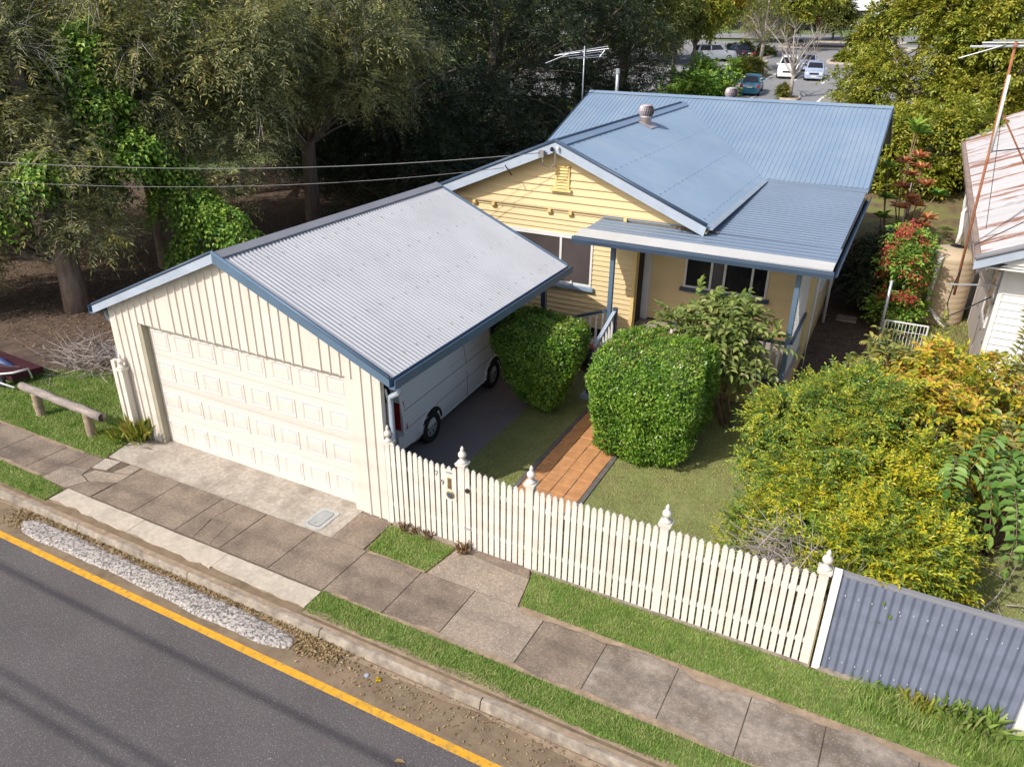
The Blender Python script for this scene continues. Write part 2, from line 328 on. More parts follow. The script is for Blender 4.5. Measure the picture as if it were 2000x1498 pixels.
def tree(name, label, base, trunks, cl, crad, n, L, pairs, ll, lw, leafm, barkm='bark', droop=.4, droopdir=-.1, limb_r=.09, twig_r=0, twig_sub=2, group=None, six=False, up=.5, cat='tree', flat=.75, extra=None, twigm='twig_grey', bare=None):
    """trunks: polylines [(x,y,z,r)...]; cl: clump centres"""
    t = thing(name, label, cat, base, group); g = G(); tips = []
    for tr in trunks:
        tr = np.array(tr, float); g.tube(tr[:, :3], tr[:, 3], 10); tips.append(tr)
    nodes = np.vstack(tips)
    for c in cl:
        w = np.linalg.norm(nodes[:, :3]-c, axis=1)+np.where(nodes[:, 2] > c[2], (nodes[:, 2]-c[2])*.8, 0); k = int(np.argmin(w))
        limb(g, nodes[k, :3], c, min(limb_r, nodes[k, 3]*.7), .02, .12)
    part('trunk', g, barkm, t, True)
    B, D = crown_sprays(cl, crad, n, L, droopdir=droopdir, flat=flat)
    V, F, ln = sprays(B, D, L, pairs, ll, lw, droop, six, up)
    part('crown', (V, F), leafm, t)
    if twig_r: part('twigs', twigs(ln, twig_r, twig_sub), twigm, t)['kind'] = 'stuff'
    if bare is not None:                              # leafless fine branchwork at chosen spots
        Bb, Db, Lb = bare; n2 = len(Bb); V2 = []
        Db = unit(Db); m = Bb+Db*Lb*.5; e = Bb+Db*Lb-np.array((0, 0, .25))*Lb
        V1 = twigs((Bb, m, e), .012)
        q = rng.integers(0, n2, n2*3); st = m[q]+(e[q]-m[q])*rng.uniform(-.6, .8, (n2*3, 1)); dd = unit(Db[q]+rng.normal(0, .7, (n2*3, 3)))
        V2 = twigs((st, st+dd*Lb[q]*.25, st+dd*Lb[q]*.5-np.array((0, 0, .08))), .006)
        part('bare_branches', merge(V1, V2), 'twig_grey', t)['kind'] = 'stuff'
    if extra: extra(t)
    return t
def H(y): return np.clip(.06*(np.asarray(y, float)-20), 0, 8.7)

# ================================================================== THE GROUND
xs = np.concatenate([np.linspace(-900, -60, 12), np.linspace(-50, 50, 41), np.linspace(60, 900, 12)])
ys = np.concatenate([np.linspace(-400, -20, 8), np.linspace(-10, 20, 13), np.linspace(24, 165, 48), np.linspace(180, 1500, 12)])
X_, Y_ = np.meshgrid(xs, ys)
Z_ = H(Y_)-.16+.0*X_
struct('ground', G().grid(np.stack([X_, Y_, Z_], 2)), 'park_ground', smooth=True)
struct('road', slab(-120, 120, -12, -2.95, -.155, -.13), 'asphalt')
road = bpy.data.objects['road']
struct('yellow_line', slab(-120, 120, -3.05, -2.925, -.13, -.126), 'paint_yellow', road)
# gutter strip (old concrete under dirt), kerb and soil below the verge
struct('gutter', slab(-120, 120, -2.95, -2.41, -.155, -.118), 'dirt')
kerb = thing('kerb', 'long weathered concrete kerb between the gutter and the nature strip', 'kerb', (0, -2.33, 0)); kerb['kind'] = 'structure'
for i in range(-9, 10):
    x0 = i*2.43+.62; g = G()
    g.prism([(x0, -2.42, -.15), (x0, -2.385, -.012), (x0, -2.365, 0), (x0, -2.285, 0), (x0, -2.285, -.15)], (2.415, 0, 0))
    part('kerb_stone', g, 'kerb_concrete', kerb)
struct('verge_soil', slab(-120, 120, -2.284, .02, -.15, -.010), 'dirt')
yard = G(); yard.box(-60, -5.95, -.02, 9, -.15, -.012); yard.box(-5.95, 60, .018, 20.2, -.15, -.013)
struct('yard_soil', yard, 'joint_dirt')

def patch(name, pts, z=0., m='grass_ground'):
    return struct(name, G().prism([(x, y, z-.03) for x, y in pts], (0, 0, .03)), m)
VERGE = [[(-120, -2.2), (-5.33, -2.2), (-5.36, -1.86), (-6.0, -1.79), (-8.7, -1.77), (-120, -1.77)],
         [(.17, -2.2), (120, -2.2), (120, -1.74), (.17, -1.775)],
         [(.15, -.745), (1.2, -.745), (1.30, -.09), (.1, -.09)],
         [(2.735, -.75), (120, -.73), (120, -.02), (2.585, -.045)],
         [(-60, -.90), (-6.0, -.88), (-5.62, -.84), (-5.78, -.12), (-5.95, 1.9), (-8.0, 1.95), (-9.4, 1.35), (-11.5, .6), (-60, .4)]]
for i, p in enumerate(VERGE): patch('grass_verge', p, .004+.0005*i)
struct('lawn', sheet([(.2, .1), (1.3, .1), (1.3, 6.8), (.2, 6.8)], .003), 'lawn_ground')
struct('lawn', sheet([(2.55, .1), (9.2, .1), (9.2, 6.85), (2.55, 6.85)], .003), 'lawn_ground')
struct('side_yard', sheet([(6.15, 6.85), (30, 6.85), (30, 20), (6.15, 20)], .003), 'patchy_yard')
struct('side_yard', G().grid(np.array([[(x, y, float(H(y))+.006) for x in (-4.2, 8, 30)] for y in (20, 26, 34, 44)])), 'patchy_yard')
struct('side_path', sheet([(4.85, 6.85), (6.15, 6.85), (6.15, 20), (4.85, 20)], .001), 'litter_ground')
lt = [(-60, .4), (-11.5, .6), (-9.4, 1.35), (-8.0, 1.95), (-5.95, 1.9), (-5.95, 20), (-24, 20), (-60, 18)]
struct('leaf_litter', G().poly([(x, y, .006+float(H(y))) for x, y in lt if y <= 20]), 'litter_ground')
struct('leaf_litter', G().grid(np.array([[(x, y, float(H(y))+.01) for x in (-24, -14, -4.2)] for y in (20, 26, 33, 44)])), 'litter_ground')
struct('carport_slab', slab(-5.9, .2, .02, 7.9, -.012, .006), 'carport_slab')

# ---- footpath: every slab a piece of its own
fp = thing('footpath', 'footpath of weathered brown aggregate concrete slabs beside the road', 'footpath', (0, -1.26, 0)); fp['kind'] = 'structure'
struct('path_bed', slab(-30, 30, -1.8, -.74, -.04, -.004), 'joint_dirt', fp)
jx = [-14.4, -13.4, -12.4, -11.45, -10.5, -9.55, -8.6, -7.58, -6.61, -6.02]; 
def slabpiece(poly, h=.006, m='slab', tilt=0):
    c = np.mean(poly, 0); z = [h+tilt*(x-c[0])+random.uniform(-.002, .002) for x, y in poly]; n = len(poly)
    V = [(x, y, -.03) for x, y in poly]+[(x, y, q) for (x, y), q in zip(poly, z)]
    g = G().add(V, [tuple(range(n, 2*n))]+[(i, (i+1) % n, n+(i+1) % n, n+i) for i in range(n)])
    o = part('slab', g, m, fp); return o
for a, b in zip(jx[:-1], jx[1:]): slabpiece([(a+.009, -1.775), (b-.009, -1.775), (b-.009+.03, -.895), (a+.039, -.905)])
jx2 = [-4.74, -3.79, -2.80, -1.84, -.87, .14, 1.14, 2.02, 3.12, 4.02, 4.95, 5.85, 6.69, 7.65, 8.6, 9.6, 10.6, 11.6, 12.6, 13.6]
for i, (a, b) in enumerate(zip(jx2[:-1], jx2[1:])):
    pale = i in (7,)
    yo, yi = -1.755, (-.77 if a < 3 else -.755)
    if i == 2:                                        # the cracked slab: three pieces
        slabpiece([(a+.008, yo), (-2.40, yo), (-2.52, -1.30), (-2.46, yi), (a+.03, yi)]); slabpiece([(-2.392, yo), (-2.05, yo), (-2.17, -1.2), (-2.5, -1.29)])
        slabpiece([(-2.042, yo), (b-.008, yo), (b-.0, yi), (-2.45, yi), (-2.51, -1.28), (-2.162, -1.19)]); continue
    slabpiece([(a+.007, yo), (b-.007, yo), (b+.02-.007, yi), (a+.02+.007, yi)], .008 if pale else .006, 'slab_pale' if pale else ('slab_mottled' if i > 8 else 'slab'))
for poly, m in (([(-6.01, -1.78), (-5.62, -1.79), (-5.50, -1.42), (-5.55, -1.25), (-6.0, -1.36)], 'slab_pale'), ([(-6.0, -1.345), (-5.56, -1.235), (-5.62, -.89), (-5.98, -.885)], 'slab'),
                ([(-5.605, -1.79), (-5.36, -1.79), (-5.22, -1.5), (-5.48, -1.41)], 'slab_pale'), ([(-5.345, -1.79), (-4.76, -1.765), (-4.74, -1.30), (-5.2, -1.49)], 'slab'),
                ([(-5.47, -1.395), (-5.2, -1.475), (-4.745, -1.285), (-4.75, -1.02), (-5.2, -1.16), (-5.42, -1.2)], 'slab_pale'),
                ([(-5.54, -1.17), (-5.25, -1.10), (-5.27, -.80), (-5.60, -.86)], 'apron'), ([(-5.08, -1.09), (-4.76, -1.0), (-4.78, -.79), (-5.02, -.78)], 'slab_pale')):
    slabpiece(poly, .007+random.uniform(-.003, .005), m, random.uniform(-.02, .02))
slabpiece([(1.24, -.755), (2.70, -.755), (2.60, -.20), (1.345, -.09)], .010, 'slab_pale'); slabpiece([(1.34, -.082), (2.60, -.192), (2.52, -.01), (1.42, .03)], .026, 'slab')

# driveway apron before the garage door, and the pale strip and rough ramp down to the gutter
dw = thing('driveway_apron', 'stained concrete apron between garage door and footpath', 'driveway', (-2.8, -.3, 0)); dw['kind'] = 'structure'
for a, b in ((-5.72, -3.2), (-3.194, -.52), (-.514, .09)):
    pts = [(a, -.755), (b, -.755), (b, .24 if b < -.5 else -.02), (a, .24 if b < -.5 else -.02)]
    if a < -5: pts = [(-5.05, -.765), (b, -.755), (b, .24), (-5.76, .24), (-5.74, -.12), (-5.60, -.78)]
    part('slab', G().prism([(x, y, -.03) for x, y in pts], (0, 0, .043)), 'apron' if b < 0 else 'slab', dw)
st = thing('concrete_strip', 'pale cracked concrete strip between footpath and kerb', 'pavement', (-2.5, -2, 0)); st['kind'] = 'structure'
for a, b in ((-5.29, -3.42), (-3.41, -1.62), (-1.612, .15)):
    n = 9; top = [(a+(b-a)*i/n, -1.80+rng.uniform(-.006, .006)) for i in range(n+1)]; bot = [(b+(a-b)*i/n, -2.13+rng.uniform(-.03, .02)+.02*math.sin(3*i+b)) for i in range(n+1)]
    part('slab', G().prism([(x, y, -.03) for x, y in bot+top], (0, 0, .041)), 'strip_concrete', st)
def blobramp():
    g = G(); U = np.linspace(0, 1, 90); Vv = np.linspace(-1, 1, 11); P = []
    for v in Vv:
        row = []
        for u in U:
            x = -5.22+u*5.62; w = .175*min(1, (max(0, 1-abs(2*u-1)**14))**.5)+.004; yc = -2.655-.01*u
            w *= 1+.10*math.sin(9*u+1)+.07*math.sin(31*u+v*2); prof = max(0, 1-abs(v)**3.2)
            row.append((x+rng.uniform(-.008, .008), yc+v*w+rng.uniform(-.007, .007), -.122+.03*prof+(.010*rng.random() if prof > .1 else -.004)))
        P.append(row)
    return g.grid(np.array(P))
tag(part('gutter_ramp', blobramp(), 'ramp_white'), 'long whitish rough concrete ramp lying in the gutter before the garage', 'gutter ramp')

mat('sand', (.33, .245, .165), .95, .25, 7, .6, 90, .1, dirt=(.22, .17, .12), dscale=9, damt=.7)
def sandstrip(x0, x1, y, w, z, seed, side):
    n = int((x1-x0)/.12); xx = np.linspace(x0, x1, n); r_ = np.random.default_rng(seed); nz = np.convolve(r_.uniform(0, 1, n+8), np.ones(5)/5, 'valid')[:n]
    e = w*(.15+1.6*np.clip(nz-.28, 0, 1)); struct('sand_strip', G().grid(np.array([[(x, y, z) for x in xx], [(x, y+side*q, z+.0005) for x, q in zip(xx, e)]])), 'sand')
sandstrip(2.75, 9.6, -.735, .20, .0155, 1, -1); sandstrip(.3, 9.6, -1.78, .13, .0152, 2, 1); sandstrip(-8.7, -6.1, -.89, .12, .0152, 3, -1); sandstrip(-8.7, -6.1, -1.79, .10, .0152, 4, 1); sandstrip(.2, 1.2, -.75, .12, .0158, 5, -1)
sandstrip(-12, 12, -2.27, .11, .0035, 6, -1); sandstrip(-12, 12, -2.43, .12, -.113, 7, -1); sandstrip(-5.2, .1, -2.10, .10, .0045, 8, -1); sandstrip(.2, 9, -2.235, .14, .0095, 9, 1)
# garden path of terracotta tiles, each its own piece
gp = thing('garden_path', 'terracotta tiled garden path from the picket gate to the steps', 'garden path', (1.93, 2.8, 0)); gp['kind'] = 'structure'
struct('path_bed', slab(1.385, 2.47, .0, 5.6, -.012, .012), 'edging', gp)
part('edging', slab(1.30, 1.385, .05, 5.6, -.01, .028), 'edging', gp); part('edging', slab(2.47, 2.555, .05, 5.0, -.01, .028), 'edging', gp)
tile_src = None
for r in range(20):
    for c in range(4):
        x, y = 1.39+c*.269, .02+r*.279
        if tile_src is None:
            tile_src = soft(part('tile', G().box(x+.007, x+.262, y+.007, y+.272, .0, .026), 'tile', gp), .004, 1); tx, ty = x, y; continue
        o = tile_src.copy(); COL.objects.link(o); o.parent = gp; o.location = (x-tx, y-ty, random.uniform(-.0025, .0025)); o.rotation_euler = (random.uniform(-.004, .004), random.uniform(-.004, .004), 0)

# car park on the rise behind the house
def terr_sheet(name, x0, x1, y0, y1, dz, m, nx=4):
    yy = np.unique(np.concatenate([np.arange(y0, y1, 2.), [y1]])); xx = np.linspace(x0, x1, nx)
    A, B = np.meshgrid(xx, yy); return struct(name, G().grid(np.stack([A, B, H(B)+dz], 2)), m)
terr_sheet('car_park', -34, 12, 49, 100, -.02, 'far_asphalt'); terr_sheet('access_road', -60, 30, 104, 112, -.02, 'far_asphalt'); terr_sheet('access_road', -60, 30, 128, 140, -.02, 'far_asphalt')
cp = bpy.data.objects['car_park']
def stripe(x0, y0, x1, y1, w=.2):
    a = np.array((x0, y0)); b = np.array((x1, y1)); d = (b-a)/np.linalg.norm(b-a); s = np.array((-d[1], d[0]))*w/2
    g = G().poly([(*(q), float(H(q[1]))-.012) for q in (a-s, b-s, b+s, a+s)]); part('bay_line', g, 'paint_white', cp)
for x in (-10.4, -8.0, -5.6, -.9, 1.5): stripe(x, 52.3, x+.1, 57.5)
stripe(-5.6, 52.6, 6, 52.6, .1)
for x in (-8.9, -6.7, -4.35, -1.9, .6): stripe(x, 63.2, x+.15, 68.6)
stripe(-9, 68.6, 4, 68.6, .1)
for x in (-18, -15.2, -12.4, -9.6): stripe(x, 73.2, x+.2, 79)
def island(x, y, rx, ry, planted=True):
    th = np.linspace(0, 2*np.pi, 22)[:-1]; pts = [(x+rx*np.sign(math.cos(t))*abs(math.cos(t))**.6, y+ry*np.sign(math.sin(t))*abs(math.sin(t))**.6) for t in th]
    part('kerb_island', G().prism([(a, b, float(H(b))-.05) for a, b in pts], (0, 0, .19)), 'strip_concrete', cp)
    ip = [(x+(a-x)*.86, y+(b-y)*.86) for a, b in pts]; part('planting_bed', G().poly([(a, b, float(H(b))+.145) for a, b in ip]), 'litter_ground', cp)
island(-2.95, 54.2, .75, .75); island(-8.6, 66.6, 1.15, 3.4); island(-1.5, 79.5, 2.2, 2.); island(-3.5, 94, 7.5, 1.7); island(-12.6, 82, 3.2, 2.5); island(-3.5, 101.5, 6, .8)
# the beginnings of the far side

# ================================================================== GARAGE / CARPORT
ga = thing('garage', 'cream metal garage and carport with grey corrugated gable roof', 'garage', (-2.8, 3, 0))
RX, RZ, EL, ER, EZ = -2.86, 3.97, -6.06, .30, 2.60
YF, YB = -.12, 6.15
sl = (RZ-EZ)/(ER-RX)
for sgn, xe in ((1, ER), (-1, EL)):
    ze = RZ-sl*abs(xe-RX)
    part('roof', corr((RX, YF+.02, RZ+.012), (0, YB-YF-.02, 0), (xe-RX, 0, ze-RZ), .084, .011), 'garage_roof_metal', ga)
    part('ridge_cap', G().prism([(RX, YF, RZ+.05), (RX+sgn*.15, YF, RZ+.05-sl*.15), (RX+sgn*.15, YF, RZ+.03-sl*.15), (RX, YF, RZ+.03)], (0, YB-YF+.04, 0)), 'ridge_metal', ga)
    # barge board on the front and the rear
    for y in (YF-.02, YB):
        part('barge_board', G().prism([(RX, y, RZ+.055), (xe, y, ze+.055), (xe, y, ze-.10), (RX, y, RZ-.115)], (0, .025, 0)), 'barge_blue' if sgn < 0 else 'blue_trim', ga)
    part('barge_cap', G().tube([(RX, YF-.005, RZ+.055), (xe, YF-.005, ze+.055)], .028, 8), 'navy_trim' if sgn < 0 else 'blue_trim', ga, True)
    # gutter along the eave
    gx = xe+sgn*.055
    gt = G().prism([(gx-.055, YF-.02, ze+.02), (gx-.055, YF-.02, ze-.12), (gx+.05, YF-.02, ze-.12), (gx+.06, YF-.02, ze+.035), (gx+.05, YF-.02, ze+.035), (gx+.042, YF-.02, ze-.10), (gx-.047, YF-.02, ze-.10), (gx-.047, YF-.02, ze+.02)], (0, YB-YF+.06, 0))
    part('gutter', gt, 'blue_trim', ga)
# roof screws in rows
g = G()
for q in (.12, .38, .64, .92):
    for k in range(19):
        x = RX+(ER-RX)*q+random.uniform(-.02, .02); y = YF+.05+.336*k; g.box(x-.006, x+.006, y-.006, y+.006, RZ-sl*(x-RX)+.02, RZ-sl*(x-RX)+.028)
part('roof_screw', g, 'black_rubber', ga)['kind'] = 'stuff'
# ribbed cream cladding, sheet by sheet
def ribbed(x0, x1, zb, zt, y=.03, pitch=.185, dep=.022):
    t = [x0]; h = [0]; k = math.ceil(x0/pitch)
    while k*pitch+.05 < x1:
        for dx, e in ((0, 0), (.012, 1), (.040, 1), (.052, 0)):
            t.append(k*pitch+dx); h.append(e)
        k += 1
    t.append(x1); h.append(0)
    t = np.array(t); h = np.array(h); yy = y-h*dep
    return G().grid(np.stack([np.stack([t, yy, [zb(a) for a in t]], 1), np.stack([t, yy, [zt(a) for a in t]], 1)], 0))
roofz = lambda x: RZ-sl*abs(x-RX)-.02
DL, DR, DZ = -5.18, -.49, 2.40
for a, b in ((-5.9, DL), (DR, .0)): part('cladding_sheet', ribbed(a, b, lambda x: 0, roofz), 'cream_sheet', ga)
e = np.linspace(DL, DR, 7)
for a, b in zip(e[:-1], e[1:]): part('cladding_sheet', ribbed(a, b, lambda x: DZ+.006*math.sin(40*x), roofz), 'cream_sheet', ga)
part('cladding_sheet', G().box(-5.9, -5.86, .035, 6.1, 0, 2.55), 'cream_sheet', ga)
part('corner_flashing', G().box(-.004, .03, .0, .09, 0, 2.48), 'cream_sheet', ga)
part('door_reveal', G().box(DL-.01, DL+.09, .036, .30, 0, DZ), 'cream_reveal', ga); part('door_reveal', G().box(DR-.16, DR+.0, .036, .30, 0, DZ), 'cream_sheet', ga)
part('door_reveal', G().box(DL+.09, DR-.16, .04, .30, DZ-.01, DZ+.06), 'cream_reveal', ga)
gd = part('garage_door', G().box(DL+.09, DR-.16, .275, .30, 0, 2.42), 'cream_door', ga)
gd.location.y = -.10
for r in range(4): part('door_section', G().box(DL+.095, DR-.165, .258, .2745, r*.6+.005, r*.6+.5965), 'cream_door', gd)
pw = (DR-.16-DL-.09)/8; src = None
for r in range(4):
    for c in range(8):
        x0 = DL+.09+c*pw+.065; x1 = x0+pw-.13; z0 = r*.6+.12; z1 = z0+.36
        if src is None:
            g = G(); ring = lambda d, y: [(x0+d, y, z0+d), (x1-d, y, z0+d), (x1-d, y, z1-d), (x0+d, y, z1-d)]
            V = ring(0, .2578)+ring(.012, .2455)+ring(.03, .2455)+ring(.055, .2575)+ring(.075, .2465); F = []
            for q in range(4): F += [(q*4+i, q*4+(i+1) % 4, q*4+4+(i+1) % 4, q*4+4+i) for i in range(4)]
            F.append((16, 17, 18, 19)); src = part('door_panel', G().add(V, F), 'cream_door', gd); sx, sz = x0, z0
        else:
            o = src.copy(); COL.objects.link(o); o.parent = gd; o.location = (x0-sx, 0, z0-sz)
part('post', G().box(-.02-.16, -.08, 5.92, 6.02, 0, 2.5), 'navy_trim', ga)
part('roof_beam', G().box(-.18, -.10, .05, 6.1, 2.36, 2.55), 'navy_trim', ga)
for y in (2.0, 4.0, 5.97):
    part('rafter', G().prism([(EL+.2, y, roofz(EL+.2)-.02), (RX, y, RZ-.04), (ER-.3, y, roofz(ER-.3)-.02), (ER-.3, y, roofz(ER-.3)-.14), (RX, y, RZ-.16), (EL+.2, y, roofz(EL+.2)-.14)], (0, .05, 0)), 'galv', ga)
def pipe(name, pts, r, m, parent, n=10): return part(name, G().tube(pts, r, n), m, parent, True)
pipe('downpipe', [(.36, .0, 2.47), (.35, .02, 2.36), (.22, .07, 2.27), (.12, .12, 2.20), (.10, .14, 2.05), (.10, .14, 1.0), (.10, .14, .02)], .042, 'barge_blue', ga)
pipe('downpipe', [(.02, .13, 2.3), (.035, .16, 2.1), (.035, .16, .02)], .018, 'white_paint', ga)
pipe('downpipe', [(EL+.02, .08, 2.46), (EL+.05, .08, 2.34), (EL+.14, .08, 2.27)], .035, 'barge_blue', ga)

# ================================================================== HOUSE
ho = thing('house', 'yellow weatherboard house with blue corrugated roofs and front verandah', 'house', (-.7, 10, 0))
GX, GZ, GR, GL, GE = -.70, 4.82, 2.76, -4.13, 3.40      # gable ridge, right and left eaves
YW, YG, YWB = 7.97, 7.57, 8.75
gs = (GZ-GE)/(GR-GX)
EV, EVZ, RY, RRZ, MX0, MX1 = 13.66, 3.40, 18.05, 5.0, -4.16, 5.36
# main cross roof, front and rear slopes
part('main_roof', corr((MX0, RY, RRZ), (MX1-MX0, 0, 0), (0, EV-RY, EVZ-RRZ), .13, .013, 'trap'), 'blue_roof_metal', ho, label='blue corrugated main roof running across the back')
part('main_roof', corr((MX0, RY, RRZ), (MX1-MX0, 0, 0), (0, RY-EV, EVZ-RRZ), .13, .013, 'trap'), 'blue_roof_metal', ho)
part('ridge_cap', G().prism([(MX0-.01, RY-.17, RRZ-.035), (MX0-.01, RY, RRZ+.035), (MX0-.01, RY+.17, RRZ-.035), (MX0-.01, RY, RRZ+.015)], (MX1-MX0+.02, 0, 0)), 'blue_roof_metal', ho)
for x in (MX0-.012, MX1):
    part('verge_trim', G().prism([(x, RY, RRZ+.03), (x, EV, EVZ+.03), (x, EV, EVZ-.13), (x, RY, RRZ-.13)], (.022, 0, 0)), 'navy_trim', ho)
    part('verge_trim', G().prism([(x, RY, RRZ+.03), (x, 2*RY-EV, EVZ+.03), (x, 2*RY-EV, EVZ-.13), (x, RY, RRZ-.13)], (.022, 0, 0)), 'navy_trim', ho)
# projecting gable roof
for sgn, xe in ((1, GR), (-1, GL)):
    part('gable_roof', corr((GX, YG, GZ), (0, 17.9-YG, 0), (xe-GX, 0, GE-GZ), .084, .010), 'blue_roof_metal', ho)
    part('ridge_cap', G().prism([(GX, YG, GZ+.045), (GX+sgn*.17, YG, GZ+.04-gs*.17), (GX+sgn*.17, YG, GZ+.02-gs*.17), (GX, YG, GZ+.025)], (0, 10.1, 0)), 'blue_roof_metal', ho)
    part('barge_board', G().prism([(GX, YG-.03, GZ+.05), (xe, YG-.03, GE+.05), (xe-sgn*.05, YG-.03, GE-.17), (GX, YG-.03, GZ-.185)], (0, .028, 0)), 'barge_blue', ho)
    part('barge_cap', G().tube([(GX, YG-.015, GZ+.06), (xe, YG-.015, GE+.06)], .042, 8), 'navy_trim', ho, True)
    part('soffit', G().prism([(GX, YG, GZ-.10), (xe, YG, GE-.10), (xe, YG, GE-.12), (GX, YG, GZ-.12)], (0, YW-YG, 0)), 'weatherboard', ho)
part('ridge_roll', G().tube([(GX-.03, YG, GZ+.06), (GX-.03, 17.25, GZ+.06)], .03, 8), 'navy_trim', ho, True)
part('eave_flashing', G().prism([(GR-.02, YG+.05, GE+.012), (GR+.11, YG+.05, GE-.02), (GR+.11, YG+.05, GE-.04), (GR-.02, YG+.05, GE-.03)], (0, 6.1, 0)), 'flashing_metal', ho)
# turbine ventilators
def turbine(x, y, z, tilt):
    t = part('roof_ventilator', G().lathe([(.15, -.12), (.15, .16), (.165, .17), (.165, .20)], (x, y, z), 16), 'turbine_metal', ho, True)
    part('flashing_plate', G().prism([(x-.27, y-.27, z+.27*tilt+.02), (x+.27, y-.27, z-.27*tilt+.02), (x+.27, y+.27, z-.27*tilt+.02), (x-.27, y+.27, z+.27*tilt+.02)], (0, 0, .015)), 'turbine_metal', t)
    part('turbine_core', G().lathe([(.12, .2), (.165, .28), (.165, .38), (.10, .46)], (x, y, z), 14), 'black_rubber', t, True)
    part('turbine_cap', G().lathe([(.155, .455), (.13, .485), (.05, .50)], (x, y, z), 16), 'turbine_metal', t, True)
    for k in range(18):
        a = k*2*math.pi/18; P = []
        for q in np.linspace(0, 1, 5):
            r = .135+.075*math.sin(math.pi*(.15+.75*q)); h = .20+.27*q
            P.append([(x+r*math.cos(a+q*.25), y+r*math.sin(a+q*.25), z+h), (x+(r-.03)*math.cos(a+.27+q*.25), y+(r-.03)*math.sin(a+.27+q*.25), z+h)])
        part('turbine_fin', G().grid(np.array(P)), 'turbine_metal', t)
turbine(-.42, 12.83, 4.70, gs); turbine(.53, 18.55, 4.80, 0)
pipe('vent_pipe', [(-3.92, 20, 4.3), (-3.92, 20, 5.58)], .06, 'galv', ho); part('vent_pipe', G().lathe([(.08, 0), (.08, .16), (.05, .17)], (-3.92, 20, 5.46), 10), 'galv', ho)
g = G()
for q in (.06, .36, .66, .95):
    for k in range(30):
        x = GX+(GR-GX)*q; y = YG+.12+k*.336
        if y < 9+q*(-2)+8: g.box(x-.009, x+.009, y-.009, y+.009, GZ-gs*(x-GX)+.004, GZ-gs*(x-GX)+.016)
part('roof_screw', g, 'navy_trim', ho)['kind'] = 'stuff'
# walls: a dark box shell behind the boards so nothing shows through, then every weatherboard
shell = G(); shell.box(-3.85, 1.17, YW+.045, 13.9, .1, 3.3); shell.box(1.35, 4.80, YWB+.045, 13.9, .1, 3.1); shell.box(-3.9, 4.9, 13.9, 21.8, .1, 3.4)
shell.prism([(-3.85, YW+.045, 3.3), (2.5, YW+.045, 3.3), (GX, YW+.045, GZ-.2)], (0, 9, 0)); shell.prism([(4.9, 13.9, 3.4), (4.9, RY, RRZ-.15), (4.9, 21.8, 3.4)], (-8.7, 0, 0))
part('inner_wall', shell, 'interior_dark', ho)
fw = part('front_wall', G().box(-3.85, 1.17, YW+.03, YW+.04, .55, 3.3), 'interior_dark', ho)
def board(x0, x1, z, h, y, parent, cutz=None, thick=.034):
    """a front-facing weatherboard; x0/x1 may be functions of z (raking ends)"""
    f0 = x0 if callable(x0) else (lambda q: x0); f1 = x1 if callable(x1) else (lambda q: x1)
    a, b, c, d = f0(z), f1(z), f1(z+h), f0(z+h)
    if b-a < .03: return
    if c < d: c = d = (c+d)/2
    V = [(a, y-thick, z), (b, y-thick, z), (c, y-.004, z+h+.008), (d, y-.004, z+h+.008), (a, y+.01, z), (b, y+.01, z), (c, y+.01, z+h+.008), (d, y+.01, z+h+.008)]
    part('weatherboard', G().add(V, [(0, 1, 2, 3), (1, 0, 4, 5), (0, 3, 7, 4), (1, 5, 6, 2), (2, 6, 7, 3)]), 'weatherboard', parent)
WZ0, WZ1, WX0, WX1 = 1.60, 2.74, -3.3, .16
z = .62
while z < 2.98:
    if z+.118 <= WZ0 or z >= WZ1: board(-3.85, 1.14, z, .118, YW, fw)
    else: board(WX1, 1.14, z, .118, YW, fw); board(-3.85, WX0, z, .118, YW, fw)
    z += .118
while z < 3.34: board(-3.85, 2.3, z, .16, YW, fw, thick=.04); z += .16
gw = part('gable_wall', G().prism([(-3.75, YW+.02, 3.33), (2.35, YW+.02, 3.33), (GX, YW+.02, GZ-.2)], (0, .02, 0)), 'interior_dark', ho)
rk0 = lambda q: GX-(GZ-.15-q)/gs; rk1 = lambda q: GX+(GZ-.15-q)/gs
part('hood_rail', G().box(-3.6, 2.2, YW-.085, YW+.02, 3.325, 3.355), 'weatherboard', gw)
z = 3.356
while z < GZ-.2: board(rk0, rk1, z, .165, YW-.05, gw, thick=.045); z += .165
for x in (-2.91, -2.39, -.93, -.41, .9): part('bracket', G().prism([(x-.035, YW-.02, 3.32), (x-.035, YW-.12, 3.32), (x-.035, YW-.12, 3.25), (x-.035, YW-.04, 3.17), (x-.035, YW-.02, 3.17)], (.07, 0, 0)), 'yellow_trim', gw)
v = part('gable_vent', G().box(-.81, -.77, YW-.12, YW-.05, 3.80, 4.29).box(-.50, -.46, YW-.12, YW-.05, 3.80, 4.29).box(-.81, -.46, YW-.12, YW-.05, 4.27, 4.31).box(-.90, -.40, YW-.17, YW-.05, 3.75, 3.80), 'yellow_trim', gw)
part('vent_hollow', G().box(-.77, -.50, YW-.085, YW-.07, 3.80, 4.27), 'interior_dark', gw)
for k in range(7): part('louvre', G().prism([(-.77, YW-.125, 3.815+k*.066), (-.77, YW-.085, 3.86+k*.066), (-.77, YW-.085, 3.87+k*.066), (-.77, YW-.125, 3.825+k*.066)], (.27, 0, 0)), 'yellow_trim', gw)
